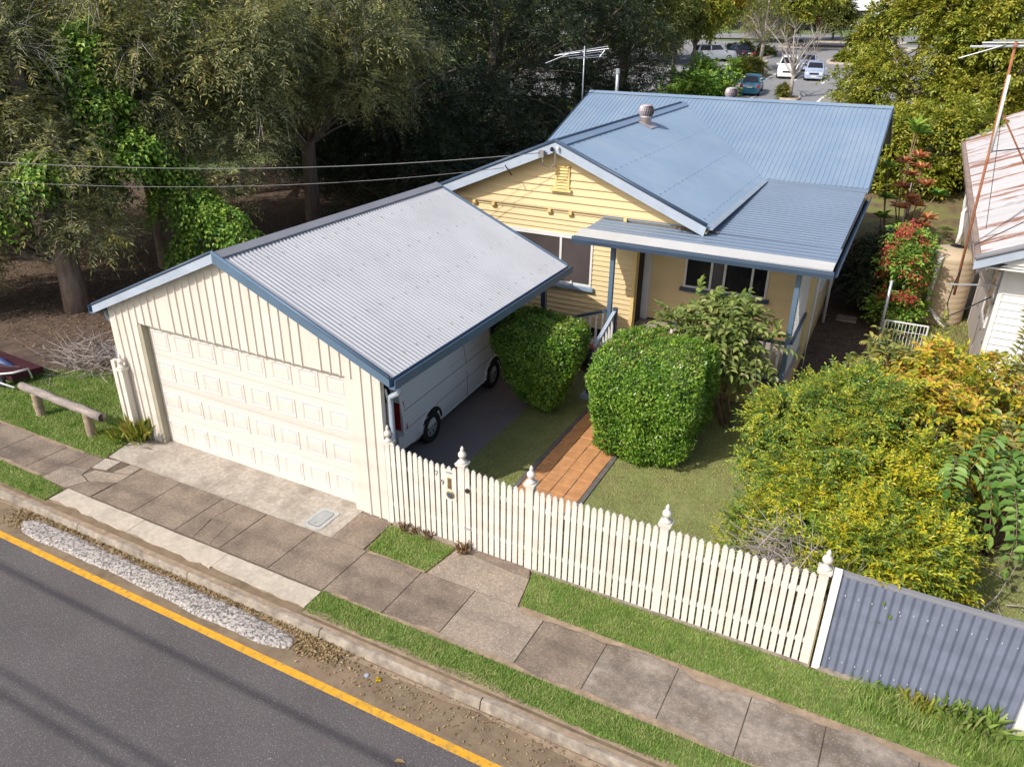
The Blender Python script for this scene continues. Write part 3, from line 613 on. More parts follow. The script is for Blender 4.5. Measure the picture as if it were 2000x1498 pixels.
# front window band
def window(name, x0, x1, z0, z1, y, mull, glass, parent, fr=.05, sill=True, rail=None):
    w = part(name, G().box(x0, x1, y-.0, y+.012, z0, z1), 'interior_dark', parent)
    g = G().box(x0, x1, y-.04, y+.02, z1-fr, z1).box(x0, x1, y-.04, y+.02, z0, z0+fr).box(x0, x0+fr, y-.038, y+.018, z0+fr, z1-fr).box(x1-fr, x1, y-.038, y+.018, z0+fr, z1-fr)
    for m in mull: g.box(m-fr*.55, m+fr*.55, y-.036, y+.016, z0+fr, z1-fr)
    part('frame', g, 'white_paint', w)
    e = [x0+fr]+[q for m in mull for q in (m-fr*.55, m+fr*.55)]+[x1-fr]
    for i, (a, b) in enumerate(zip(e[::2], e[1::2])): part('pane', G().box(a, b, y-.014, y-.006, z0+fr, z1-fr), glass[i % len(glass)], w)
    if sill: part('sill', G().box(x0-.06, x1+.08, y-.13, y+.0, z0-.075, z0-.005), 'sill_blue' if sill is True else sill, w)
    return w
w1 = window('window', WX0, WX1, WZ0, WZ1, YW-.01, (-1.87, -.64), ['window_glass'], ho)
part('window_hood_trim', G().box(WX0-.04, WX1+.04, YW-.05, YW, WZ1+.002, WZ1+.045), 'white_paint', w1)
# things seen through the glass are dim shapes: a pale plant pot ornament on the sill
part('sill_ornament', G().lathe([(.02, 0), (.045, .03), (.03, .07), (.012, .11)], (-.33, YW-.075, WZ0-.004), 8), 'white_paint', w1, True)
part('corner_board', G().box(1.14, 1.215, YW-.035, YW+.06, .60, 3.2), 'yellow_trim', ho)
# porch: side wall with the door, back wall with the second window
sw = part('porch_side_wall', G().box(1.17, 1.20, YW+.06, 8.08, .8, 3.15).box(1.17, 1.20, 8.08, YWB, 2.86, 3.15), 'weatherboard', ho)
d = part('front_door', G().box(1.10, 1.13, 8.10, 8.64, .82, 2.84), 'door_brown', ho)
part('door_handle', G().lathe([(.02, 0), (.025, .03), (.01, .05)], (1.13, 8.16, 1.8), 8, 'x'), 'brass', d)
part('door_jamb', G().box(1.16, 1.34, 8.66, 8.74, .8, 3.1), 'white_paint', ho); part('door_jamb', G().box(1.16, 1.22, 8.06, 8.11, .8, 2.86), 'yellow_trim', ho)
bw = part('porch_back_wall', G().box(1.3, 4.85, YWB+.03, YWB+.04, .8, 3.15), 'interior_dark', ho)
z = .82
while z < 3.1:
    if z+.118 <= 1.72 or z > 2.8: board(1.34, 4.83, z, .118, YWB, bw, thick=.016)
    else: board(1.34, 2.12, z, .118, YWB, bw, thick=.016); board(3.97, 4.83, z, .118, YWB, bw, thick=.016)
    z += .118
window('window', 2.12, 3.97, 1.72, 2.8, YWB-.01, (2.72, 3.02, 3.62), ['dark_glass', 'curtain_glass', 'dark_glass', 'dark_glass'], ho, .045, 'navy_trim')
# verandah floor boards, steps, posts, railings
vd = part('verandah_floor', G().box(.95, 4.85, 6.76, YWB, .60, .74), 'navy_trim', ho)
src = None
for k in range(28):
    y0 = 6.70+k*.0735
    if src is None: src = part('deck_board', G().box(.93, 4.88, y0, y0+.068, .745, .775), 'deck_board', vd); continue
    o = src.copy(); COL.objects.link(o); o.parent = vd; o.location = (0, k*.0735, random.uniform(-.0015, .0015))
part('foundation', G().box(1.0, 4.82, 6.92, 7.0, -.02, .6).box(4.74, 4.82, 7.0, 13.9, -.02, .66).box(-3.85, 1.0, YW+.06, YW+.1, -.02, .62), 'foundation_paint', ho)
for k in range(5):
    y = 5.72+k*.21; zt = .155*(k+1)-.01
    part('step', G().box(1.2, 2.28, y-.03, y+.23, zt-.045, zt), 'deck_board', ho); part('step_riser', G().box(1.22, 2.26, y+.19, y+.21, zt, zt+.11), 'navy_trim', ho)
part('stair_stringer', G().prism([(1.17, 5.62, 0), (1.17, 6.72, .74), (1.17, 6.72, .5), (1.17, 5.95, 0)], (.04, 0, 0)).prism([(2.27, 5.62, 0), (2.27, 6.72, .74), (2.27, 6.72, .5), (2.27, 5.95, 0)], (.04, 0, 0)), 'navy_trim', ho)
def verandah_post(x, y, z0=.75): part('verandah_post', G().box(x-.045, x+.045, y-.045, y+.045, z0, 3.12), 'blue_trim', ho)
verandah_post(1.07, 6.76, .05); verandah_post(4.78, 6.76)
part('newel_post', G().box(1.175, 1.265, 6.66, 6.75, .5, 1.68), 'navy_trim', ho)
nw = part('newel_post', G().box(1.085, 1.175, 5.6, 5.69, 0, 1.10), 'navy_trim', ho); part('newel_ball', G().lathe([(.02, -.055), (.045, -.04), (.058, 0), (.045, .04), (.015, .056)], (1.13, 5.645, 1.155), 12), 'dead_red', nw, True)
part('newel_foot', G().box(1.0, 1.26, 5.48, 5.80, 0, .09), 'barge_blue', nw)
def railing(a, b, h, nb, zbot, m='barge_blue'):
    a = np.array(a, float); b = np.array(b, float)
    r = part('railing', G().bar(a, b, .075, .055), m, ho); part('bottom_rail', G().bar(a-(0, 0, h), b-(0, 0, h), .05, .06), 'white_paint', r)
    for i in range(nb):
        p = a+(b-a)*(i+.5)/nb; part('baluster', G().box(p[0]-.024, p[0]+.024, p[1]-.012, p[1]+.012, p[2]-h, p[2]-.02), 'white_paint', r)
railing((1.17, 5.69, 1.12), (1.22, 6.66, 1.60), .66, 7, 0)
railing((1.02, 6.72, 1.58), (.0, 6.74, 1.19), .66, 7, 0, 'navy_trim')
part('newel_post', G().box(-.09, .0, 6.70, 6.79, 0, 1.26), 'navy_trim', ho)
for k in range(4):
    x = .78-k*.23; zt = .60-.155*k; part('step', G().box(x-.22, x+.03, 6.76, 7.9, zt-.045, zt), 'deck_board', ho)
# skillion roof over the verandah and along the side, ribs running across
s0, s1 = 3.205, 3.335
part('skillion_roof', corr((GR-.06, 13.60, s1), (0, 8.0-13.60, -(s1-3.235)), (MX1-GR+.02, 0, -.02), .20, .015, 'trap'), 'blue_skillion', ho)
part('skillion_roof', corr((.33, 7.99, 3.235), (0, 6.62-7.99, -.028), (MX1-.36+.03, 0, -.02), .20, .015, 'trap'), 'blue_skillion', ho)
part('eave_apron', G().prism([(GR+.1, 13.50, 3.335), (MX1, 13.50, 3.325), (MX1, 13.72, 3.40), (GR+.1, 13.72, 3.41)], (0, 0, .012)), 'blue_skillion', ho)
part('apron_flashing', G().prism([(.32, 6.80, 3.262), (5.36, 6.80, 3.245), (5.36, 6.42, 3.185), (.32, 6.42, 3.20)], (0, 0, .012)), 'pale_apron_metal', ho)
part('wall_flashing', G().prism([(.36, 7.99, 3.27), (.36, 7.90, 3.275), (.36, 7.935, 3.45), (.36, 7.955, 3.45)], (2.1, 0, 0)), 'blue_skillion', ho)
gt = [(0, .02), (0, -.10), (-.09, -.10), (-.105, -.02), (-.095, .02), (-.10, .03), (-.12, .025), (-.125, -.03), (-.10, -.115), (0, -.115)]
part('verandah_gutter', G().prism([(.30, 6.43+a, 3.185+b) for a, b in gt], (5.1, 0, 0)), 'navy_trim', ho)
part('side_gutter', G().prism([(5.37-a*.8, 6.42, 3.20+b) for a, b in gt], (0, 7.25, 0)), 'navy_trim', ho)
part('fascia', G().box(.75, 4.85, 6.74, 6.78, 2.98, 3.15), 'navy_trim', ho); part('fascia', G().box(5.28, 5.34, 6.5, 13.6, 3.02, 3.16), 'white_paint', ho)
part('verandah_ceiling', G().box(1.2, 5.28, 6.8, YWB, 3.10, 3.13), 'white_paint', ho)
# end of the verandah: lattice above, sheet below
lat = part('lattice_screen', G().box(4.80, 4.83, 6.82, 6.86, .8, 3.0).box(4.80, 4.83, YWB-.08, YWB-.03, .8, 3.0).box(4.80, 4.83, 6.82, YWB-.03, 2.96, 3.04), 'white_paint', ho)
g = G(); y0, y1, z0, z1 = 6.86, YWB-.08, 1.58, 2.97
for k in range(-9, 13):
    for s_ in (1, -1):
        c = y0+k*.17; P = []
        for q in np.linspace(0, 1, 40):
            zz = z0+(z1-z0)*q; yy = c+(zz-z0 if s_ > 0 else (z1-zz))
            if y0 <= yy <= y1: P.append((4.812+.008*s_, yy, zz))
        if len(P) > 1: g.bar(P[0], P[-1], .03, .006, (1, 0, 0))
part('lattice_slats', g, 'white_paint', lat)['kind'] = 'stuff'
part('lower_panel', G().box(4.80, 4.82, 6.86, YWB-.08, .78, 1.50), 'white_paint', lat)
part('lattice_rail', G().bar((4.84, 6.80, 1.55), (4.84, YWB-.05, 1.55), .07, .06), 'navy_trim', lat)
part('bottom_rail', G().bar((4.73, 6.74, .86), (3.6, 6.74, .86), .05, .05), 'navy_trim', part('railing', G().bar((4.73, 6.74, 1.55), (3.6, 6.74, 1.55), .07, .055), 'navy_trim', ho))
r2 = part('railing', G().bar((3.6, 6.74, 1.55), (2.4, 6.74, 1.55), .07, .055), 'navy_trim', ho)
for k in range(16): part('baluster', G().box(2.45+k*.145, 2.50+k*.145, 6.73, 6.755, .78, 1.53), 'white_paint', r2)
# side wall and its trims
sd = part('side_wall', G().box(4.84, 4.86, YWB, 13.9, .62, 3.1), 'interior_dark', ho)
z = .62
while z < 3.05:
    V = [(4.885, YWB+.02, z), (4.885, 13.9, z), (4.866, 13.9, z+.126), (4.866, YWB+.02, z+.126), (4.86, YWB+.02, z), (4.86, 13.9, z)]
    part('weatherboard', G().add(V, [(0, 1, 2, 3), (0, 4, 5, 1), (0, 3, 4)]), 'weatherboard', sd); z += .118
part('corner_board', G().box(4.80, 4.90, YWB-.05, YWB+.02, .55, 3.05), 'yellow_trim', ho)
pipe('downpipe', [(5.2, 9.0, 3.1), (5.0, 9.0, 2.95), (4.96, 9.0, 2.8), (4.96, 9.0, .05)], .042, 'white_paint', ho)
pipe('downpipe', [(4.97, 12.6, 3.0), (4.97, 12.6, .05)], .04, 'white_paint', ho)
part('side_window', G().box(4.87, 4.93, 10.6, 12.0, 1.5, 2.6), 'white_paint', ho); part('window_hood', G().prism([(4.88, 10.4, 2.95), (5.25, 10.4, 2.55), (5.25, 10.4, 2.53), (4.88, 10.4, 2.9)], (0, 1.8, 0)), 'white_paint', ho)
part('stump', G().box(4.6, 4.85, 14.2, 14.45, 0, .7), 'foundation_paint', ho)
mw = part('gable_end_wall', G().prism([(4.905, 14, .6), (4.905, 14, 3.36), (4.905, RY, RRZ-.16), (4.905, 21.7, 3.36), (4.905, 21.7, .6)], (.03, 0, 0)), 'weatherboard', ho)
part('left_wall', G().box(-3.89, -3.86, 8, 21, .6, 3.3), 'weatherboard', ho)
# service box, insulator and cable loop on the gable
ins = part('cable_bracket', G().box(-1.02, -.90, 7.40, 7.50, 4.52, 4.66), 'wire_grey', ho); pipe('cable_loop', [(-.95, 7.44, 4.52), (-.92, 7.46, 4.36), (-.78, 7.5, 4.30), (-.66, 7.5, 4.42), (-.66, 7.48, 4.62)], .012, 'wire_grey', ins, 6)
part('insulator', G().lathe([(.03, 0), (.045, .05), (.02, .09)], (-.74, 7.48, 4.66), 8), 'black_rubber', ho); part('insulator', G().lathe([(.02, 0), (.03, .05), (.02, .1)], (-.60, 7.48, 4.68), 8), 'white_paint', ho)
pipe('cable_loop', [(-1.86, 7.44, 4.28), (-1.78, 7.46, 4.16), (-1.72, 7.5, 4.06)], .014, 'black_rubber', ho, 6)

# television aerial on the left end of the main ridge
def aerial(name, label, x, y, z0, z1, tilt, mastm, sc=1., long=None):
    t = thing(name, label, 'aerial', (x, y, z0))
    part('mast', G().tube([(x, y, z0), (x, y, z1)], .022*sc, 8), mastm, t, True)
    return t
a = aerial('tv_aerial', 'thin television aerial on mast at left end of the blue roof ridge', -4.22, 17.5, 4.55, 6.42, 0, 'galv')
for nm, p, q, r in (('boom', (-5.0, 17.2, 6.16), (-3.55, 17.9, 6.42), .014), ('element', (-5.55, 17.35, 5.86), (-4.62, 17.4, 6.22), .012), ('element', (-5.3, 17.5, 6.10), (-3.4, 17.6, 6.36), .012),
                    ('element', (-4.9, 17.2, 6.08), (-3.8, 18.0, 6.25), .010), ('element', (-4.6, 17.1, 6.05), (-3.65, 18.0, 6.18), .010), ('element', (-4.35, 17.2, 6.05), (-3.7, 17.9, 6.1), .010), ('brace', (-3.75, 17.7, 6.1), (-3.6, 17.75, 6.3), .02)):
    part(nm, G().tube([p, q], r, 6), 'galv', a)

# service wires from the street to the gable, and the overhead cables above the road that stripe the street with shadow
def wire(name, label, pts, r, n=24, m='wire_grey'):
    p0, p1, p2 = (np.array(q, float) for q in pts); t = np.linspace(0, 1, n)[:, None]
    P = (1-t)**2*p0+2*t*(1-t)*p1+t*t*p2
    return tag(part(name, G().tube(P, r, 5), m, None, True), label, 'cable')
wire('service_wire', 'upper service wire stretched from the trees to the gable apex', ((-.96, 7.42, 4.62), (-11.5, 2.2, 3.35), (-24, -3.0, 5.6)), .0085)
wire('service_wire', 'lower service wire ending at the hook on the left gable slope', ((-1.87, 7.42, 4.22), (-11.5, 2.2, 2.85), (-24, -3.0, 5.2)), .0065)
for k, (ysh, z, r) in enumerate(((-3.82, 6.3, .034), (-5.02, 6.0, .022), (-5.24, 6.1, .026), (.34, 9.6, .009), (.78, 9.9, .009), (1.22, 10.2, .009), (-1.36, 9.3, .018))):
    y = ysh-1.04*z; dy = .35 if k == 6 else 0
    wire('power_line', ['overhead bundled power cable above the near side of the road', 'overhead cable, outer one of the close pair over the road', 'overhead cable, inner one of the close pair over the road', 'lowest of three thin overhead cables behind the viewpoint', 'middle of three thin overhead cables behind the viewpoint',
         'highest of three thin overhead cables behind the viewpoint', 'thin overhead cable slanting over the left footpath'][k], ((-60, y-dy*4, z+.8), (0, y, z-.4), (60, y+dy*4, z+.8)), r, 40)

# ================================================================== FENCES
pf = thing('picket_fence', 'white picket fence with urn finials along the front of the yard', 'fence', (3.2, .05, 0))
gate = thing('picket_gate', 'white picket gate before the tiled path, between two finial posts', 'gate', (1.93, .05, 0))
FIN = [(.055, 0), (.07, .012), (.07, .03), (.03, .045), (.028, .075), (.05, .095), (.062, .125), (.058, .155), (.032, .185), (.022, .20), (.03, .215), (.022, .245), (.008, .27)]
def fpost(x, y, parent, w=.055, zt=1.42):
    p = part('post', G().box(x-w, x+w, y-w, y+w, -.02, zt), 'white_pickets', parent)
    part('post_cap', G().box(x-w-.022, x+w+.022, y-w-.022, y+w+.022, zt-.0, zt+.03).prism([(x-w-.03, y-w-.03, zt+.03), (x+w+.03, y-w-.03, zt+.03), (x+w+.03, y+w+.03, zt+.03), (x-w-.03, y+w+.03, zt+.03)], (0, 0, .018)), 'white_pickets', p)
    part('finial', G().lathe(FIN, (x, y, zt+.045), 14), 'white_pickets', p, True); return p
PX = [.06, 1.37, 2.475, 4.40, 6.33]
for x in PX: fpost(x, .06, pf)
picks = {}
def picket(x, top, parent, w=.076, y=.0):
    g = G(); pr = [(-.5, 0), (.5, 0), (.5, .915), (.36, .925), (.36, .94), (.5, .95), (.12, .992), (.0, 1.0), (-.12, .992), (-.5, .95), (-.36, .94), (-.36, .925), (-.5, .915)]
    r0 = root_of(parent).location; g.prism([(r0.x+a*w, r0.y, .035-0+(b*(top-.035) if b < .5 else top-.03*(1-(b-.9)/.1)*2.6)) for a, b in pr], (0, .018, 0))
    o = part('picket', g, 'white_pickets', parent); o.location = (x-r0.x, y-r0.y, 0); o.rotation_euler = (random.uniform(-.006, .006), random.uniform(-.005, .005), random.uniform(-.04, .04)); return o
def run(x0, x1, n, parent, t0, t1, dip):
    for i in range(n):
        q = (i+.5)/n; x = x0+(x1-x0)*q; picket(x, t0+(t1-t0)*q-dip*math.sin(math.pi*min(1, q*1.0))+random.uniform(-.011, .011), parent, min(.076, (x1-x0)/n-.023))
run(.135, 1.31, 12, pf, 1.47, 1.34, .035); run(1.435, 2.41, 10, gate, 1.42, 1.33, .02)
run(2.54, 4.335, 19, pf, 1.36, 1.375, -.015); run(4.465, 6.265, 19, pf, 1.375, 1.375, .0)
for a, b, p in ((.1, 1.33, pf), (1.43, 2.42, gate), (2.52, 4.36, pf), (4.44, 6.29, pf)):
    for z in (.32, 1.05): part('rail', G().box(a, b, .022, .06, z, z+.07), 'white_pickets', p)
part('base_board', G().box(.12, 1.31, -.035, .0, -.01, .05), 'slab_pale', pf); part('base_board', G().box(2.54, 6.4, -.02, .02, -.01, .028), 'kerb_concrete', pf)
pl = part('letterbox_plate', G().box(1.105, 1.30, -.016, -.002, .80, 1.32), 'white_pickets', pf)
part('letter_slot', G().box(1.135, 1.235, -.022, -.016, 1.265, 1.30), 'galv', pl)
part('letter_window', G().box(1.155, 1.225, -.021, -.016, 1.0, 1.19), 'brass', pl); part('window_inset', G().box(1.17, 1.212, -.024, -.021, 1.02, 1.17), 'door_brown', pl); part('window_glint', G().prism([(1.18, -.025, 1.04), (1.20, -.025, 1.08), (1.185, -.025, 1.13)], (0, .001, 0)), 'brass', pl)
part('paper_tube', G().lathe([(.062, 0), (.068, -.012), (.05, -.016)], (1.20, -.016, .905), 20, 'y'), 'brass', pl, True); part('tube_hole', G().lathe([(.046, -.0175), (.044, -.019)], (1.20, -.016, .905), 18, 'y'), 'navy_trim', pl, True)
def text(s, size, loc, rx, parent, m, name, ext=.002):
    cu = bpy.data.curves.new(name, 'FONT'); cu.body = s; cu.size = size; cu.extrude = ext; cu.align_x = 'CENTER'
    o = bpy.data.objects.new(name, cu); COL.objects.link(o); me = bpy.data.meshes.new_from_object(o.evaluated_get(bpy.context.evaluated_depsgraph_get())); bpy.data.objects.remove(o)
    me.materials.clear(); me.materials.append(MATS[m]); c = link(name, me, None, parent); c.location = np.array(loc)-np.array(root_of(parent).location); c.rotation_euler = (rx, 0, 0); return c
text('7', .125, (.965, -.004, 1.155), math.pi/2, pf, 'ink', 'numeral'); text('9', .125, (1.065, -.004, 1.03), math.pi/2, pf, 'ink', 'numeral')
part('latch', G().lathe([(.035, 0), (.035, -.03), (.015, -.035)], (1.49, -.002, 1.06), 10, 'y'), 'black_rubber', gate); part('hinge', G().box(1.415, 1.52, -.008, -.001, .36, .39), 'galv', gate)
# stub of fence left of the garage
sf = thing('picket_fence', 'short stub of white fence with one finial post left of the garage', 'fence', (-5.8, .06, 0))
fpost(-5.72, -.07, sf); part('end_post', G().box(-6.13, -6.03, .01, .11, 0, 1.50), 'white_pickets', sf)
for x in (-5.975, -5.90, -5.83): picket(x, 1.44, sf, .066, .03)
lf = tag(part('corrugated_fence', corr((-6.16, .16, 1.72), (0, 6.2, 0), (0, 0, -1.72), .11, .02), 'garage_roof_metal'), 'grey corrugated iron side fence behind the fence stub', 'fence')
cf2 = tag(part('corrugated_fence', corr((-6.15, .95, 1.66), (.30, 0, 0), (0, 0, -1.66), .08, .018), 'ridge_metal'), 'narrow dark corrugated infill between side fence and garage', 'fence')
# blue corrugated fence right of the pickets
bf = thing('corrugated_fence', 'slate blue corrugated metal fence at the right end of the picket fence', 'fence', (7.5, .05, 0))
part('post', G().box(6.425, 6.515, .0, .09, 0, 1.50), 'white_paint', bf); part('post', G().box(8.57, 8.67, -.02, .08, -.02, 1.46), 'white_paint', bf); part('post', G().box(6.37, 6.40, .03, .06, .0, 1.0), 'weatherboard', bf)
for i, (a, b) in enumerate(((6.52, 7.22), (7.215, 7.90), (7.895, 8.58))):
    part('sheet', corr((a, .03-.004*i, 1.44), (b-a, 0, 0), (0, 0, -1.40), .098, .014), 'corr_blue', bf)
part('top_rail', G().box(6.5, 8.6, .05, .11, 1.40, 1.475), 'ridge_metal', bf)
g = G()
for z in (.22, 1.2):
    for k in range(14): g.box(6.60+k*.145-.0045, 6.60+k*.145+.0045, .004, .02, z-.0045, z+.0045)
part('screw', g, 'white_paint', bf)['kind'] = 'stuff'
part('footing', G().box(6.5, 8.6, -.03, .06, -.02, .03), 'kerb_concrete', bf)
# log barrier
lb = thing('log_barrier', 'weathered round log rail on two stumpy timber posts on the grass', 'barrier', (-7.3, -.35, 0))
def roughtube(a, b, r, n=14, m=14, am=.06):
    g = G(); t = np.linspace(0, 1, m)[:, None]; P = np.array(a)+(np.array(b)-np.array(a))*t+rng.normal(0, .004, (m, 3)); g.tube(P, r*(1+rng.uniform(-am, am, m)), n); return g
part('log_rail', roughtube((-8.62, -.34, .55), (-6.03, -.47, .555), .082), 'log_wood', lb, True); part('log_end', G().lathe([(.078, 0), (.078, .006)], (-6.032, -.47, .555), 14, 'x'), 'log_end', lb)
part('post', roughtube((-8.16, -.37, -.05), (-8.16, -.37, .50), .085), 'post_wood', lb, True); part('post', roughtube((-6.56, -.42, -.05), (-6.56, -.42, .50), .085), 'post_wood', lb, True)
# half-seen cart behind the log
ct = thing('garden_cart', 'low blue and dark red cart with white tube frame at left edge', 'cart', (-10.3, .35, 0))
part('tub', G().prism([(-11.6, .05, .2), (-9.85, .15, .16), (-9.7, .75, .16), (-11.6, .8, .2)], (0, 0, .14)), 'cart_red', ct); part('cover', G().tube([(-11.6, .42, .31), (-10.7, .44, .31), (-10.25, .45, .28)], [.10, .11, .05], 10), 'cart_blue', ct, True)
for p in ([(-11.5, .02, .28), (-10.1, .08, .30), (-9.7, .12, .40), (-9.62, .4, .40), (-9.65, .45, .16)], [(-11.3, -.02, .14), (-9.6, .02, .12)]): part('tube_frame', G().tube(p, .022, 6), 'white_paint', ct, True)
for x in (-11.2, -10.1): part('wheel', G().lathe([(.06, -.03), (.13, -.03), (.13, .03), (.06, .03)], (x, .05, .13), 12, 'y'), 'black_rubber', ct)
# pit lid
ml = thing('pit_lid', 'grey rounded rectangular service pit lid set into the apron', 'pit lid', (-.96, -.47, .01))
def rrect(cx, cy, hx, hy, r, n=5):
    P = []
    for sx, sy, a0 in ((1, 1, 0), (-1, 1, 90), (-1, -1, 180), (1, -1, 270)):
        for k in range(n): a = math.radians(a0+90*k/(n-1)); P.append((cx+sx*(hx-r)+r*math.cos(a), cy+sy*(hy-r)+r*math.sin(a)))
    return P
part('rim', G().prism([(x, y, .0) for x, y in rrect(-.965, -.465, .185, .265, .07)], (0, 0, .024)), 'pit_rim', ml); part('groove', G().prism([(x, y, .0) for x, y in rrect(-.965, -.465, .118, .205, .05)], (0, 0, .0255)), 'ink', ml)
part('lid', G().prism([(x, y, .0) for x, y in rrect(-.965, -.465, .11, .197, .045)], (0, 0, .029)), 'pit_lid', ml); part('lifting_hole', G().lathe([(.01, 0), (.01, .002)], (-.965, -.60, .0285), 8), 'ink', ml)

# ================================================================== VAN
van = thing('van', 'white delivery van parked nose-in under the carport', 'van', (-1.66, 3.8, 0)); van.rotation_euler = (0, 0, math.radians(2.6))
VL, VW, VH = 4.62, .84, 1.96
def section(t):                                       # half profile of the body at length t (0 rear .. 1 nose): (x, z)
    y = -2.33+t*VL; top = VH; wd = VW; inn = .13
    if t > .80: top = VH-(t-.80)/.2*.95 if t > .84 else VH-.03
    if t > .80: top = np.interp(t, [.80, .86, .95, 1.0], [VH, VH-.10, 1.16, .92])
    if t > .93: wd = VW-.10*(t-.93)/.07
    if t < .02: top = VH-.03
    bot = .24 if t > .03 else .34
    return [(wd*.93, bot), (wd, bot+.10), (wd+.012, .60), (wd+.008, .95 if top > 1.1 else .75), (wd-.02, min(1.10, top-.06)), (wd-.10, min(1.74, top-.03)), (wd-.20, min(1.90, top-.01)), (wd-.36, top), (0, top+.015 if top > 1.9 else top)]
ts = [0, .02, .1, .25, .4, .55, .7, .78, .82, .86, .9, .95, .98, 1]
def vanbody():
    R = []
    for t in ts:
        h = section(t); y = -2.33+t*VL; R.append([(x, y, z) for x, z in h]+[(-x, y, z) for x, z in h[-2::-1]])
    R = np.array(R)+np.array(van.location); g = G(); g.grid(R)
    n = R.shape[1]; g.poly(R[0][::-1]); g.poly(R[-1]); g.add(np.stack([R[:, 0], R[:, -1]], 1).reshape(-1, 3), [(2*i, 2*i+1, 2*i+3, 2*i+2) for i in range(len(ts)-1)]); return g
vb = part('body', vanbody(), 'van_white', van, True)
ox, oy = van.location.x, van.location.y
def onside(y, z, off=.004):                            # point on the right side surface
    x = np.interp(z, [.24, .34, .60, .95, 1.10, 1.74, 1.9], [VW*.93, VW, VW+.012, VW+.008, VW-.02, VW-.10, VW-.20]); return (ox+x+off, oy+y, z)
def seam(pts, r=.006, name='seam', m='van_seam'): 
    P = []
    for (a, b), (c, d) in zip(pts[:-1], pts[1:]):
        for q in np.linspace(0, 1, 7)[:-1]: P.append(onside(a+(c-a)*q, b+(d-b)*q, .0))
    P.append(onside(*pts[-1], .0)); part(name, G().tube(P, r, 5), m, vb)
seam([(-2.25, 1.06), (1.15, 1.06)]); seam([(-2.25, .70), (1.15, .76)], .005); seam([(.05, .34), (.05, 1.86)]); seam([(1.15, .34), (1.2, .8), (1.12, 1.80)], .007); seam([(-2.2, .98), (1.0, .98)], .004, 'track', 'van_white')
seam([(.98, 1.75), (.98, 1.42), (.9, 1.28), (.7, 1.22), (-.6, 1.2)], .004, 'panel_crease', 'rim_grey'); seam([(-.9, .30), (.9, .34)], .02, 'sill_trim', 'van_white')
def sidepoly(name, pts, m, off=.006): return part(name, G().poly([onside(y, z, off) for y, z in pts]), m, vb)
sidepoly('door_window', [(1.2, 1.16), (1.75, 1.12), (1.92, 1.18), (1.62, 1.70), (1.2, 1.72)], 'dark_glass', .008)
part('door_handle', G().bar(onside(1.30, 1.0, .02), onside(1.50, 1.0, .02), .03, .05), 'black_rubber', vb)
part('windscreen', G().poly([(ox-.68, oy+1.5, 1.86), (ox+.68, oy+1.5, 1.86), (ox+.76, oy+2.02, 1.20), (ox-.76, oy+2.02, 1.20)]), 'dark_glass', vb)
part('mirror', G().lathe([(.03, -.06), (.10, -.05), (.11, .02), (.06, .08)], (ox+.98, oy+1.86, 1.28), 10, 'y'), 'black_rubber', vb, True); part('mirror_arm', G().tube([(ox+.78, oy+1.78, 1.2), (ox+.98, oy+1.86, 1.22)], .02, 6), 'black_rubber', vb)
part('tail_light', G().prism([(ox+.845, oy-2.30, .72), (ox+.855, oy-2.20, .72), (ox+.80, oy-2.21, 1.24), (ox+.785, oy-2.335, 1.24), (ox+.79, oy-2.345, .72)][::1], (.006, -.004, 0)), 'tail_red', vb); part('tail_light', G().box(ox-.80, ox-.66, oy-2.35, oy-2.32, .72, 1.24), 'tail_red', vb); part('tail_light', G().box(ox+.66, ox+.80, oy-2.35, oy-2.32, .72, 1.24), 'tail_red', vb)
part('bumper', G().prism([(ox-.80, oy-2.42, .36), (ox+.80, oy-2.42, .36), (ox+.86, oy-2.30, .36), (ox+.865, oy-1.98, .36), (ox+.80, oy-1.98, .36), (ox-.80, oy-2.2, .36)], (0, 0, .26)), 'van_white', vb)
part('rear_window', G().box(ox-.62, ox+.62, oy-2.345, oy-2.33, 1.2, 1.7), 'dark_glass', vb); part('number_plate', G().box(ox-.2, ox+.2, oy-2.35, oy-2.335, .85, .97), 'white_paint', vb)
def wheel(x, y, r, w, parent, side=1, rim='rim_grey', nm='wheel'):
    o = part(nm, G().lathe([(r*.55, -w), (r*.93, -w), (r, -w*.6), (r, w*.6), (r*.93, w), (r*.62, w), (r*.55, w*.6)], (x, y, r), 24, 'x'), 'black_rubber', parent, True)
    rm = part('rim', G().lathe([(r*.62, w*.72*side), (r*.58, w*.8*side), (r*.20, w*.62*side), (r*.10, w*.85*side), (0.005, w*.85*side)], (x, y, r), 20, 'x'), rim, o)
    for k in range(6):
        a = k*math.pi/3; part('rim_hole', G().lathe([(r*.09, w*.74*side), (r*.085, w*.76*side)], (x, y+r*.40*math.cos(a), r+r*.40*math.sin(a)), 8, 'x'), 'black_rubber', o)
    return o
for y in (-1.37, 1.24):
    for sd_ in (1, -1): wheel(ox+sd_*.765, oy+y, .315, .10, van, sd_)
    arc = [(y+.42*math.cos(a), .315+.42*math.sin(a)) for a in np.linspace(-.1, math.pi+.1, 14)]
    part('wheel_arch', G().poly([onside(a, max(.25, b), .003) for a, b in arc]), 'black_rubber', vb)
    part('arch_lip', G().tube([onside(a, max(.25, b), .008) for a, b in arc], .018, 6), 'van_white', vb, True)

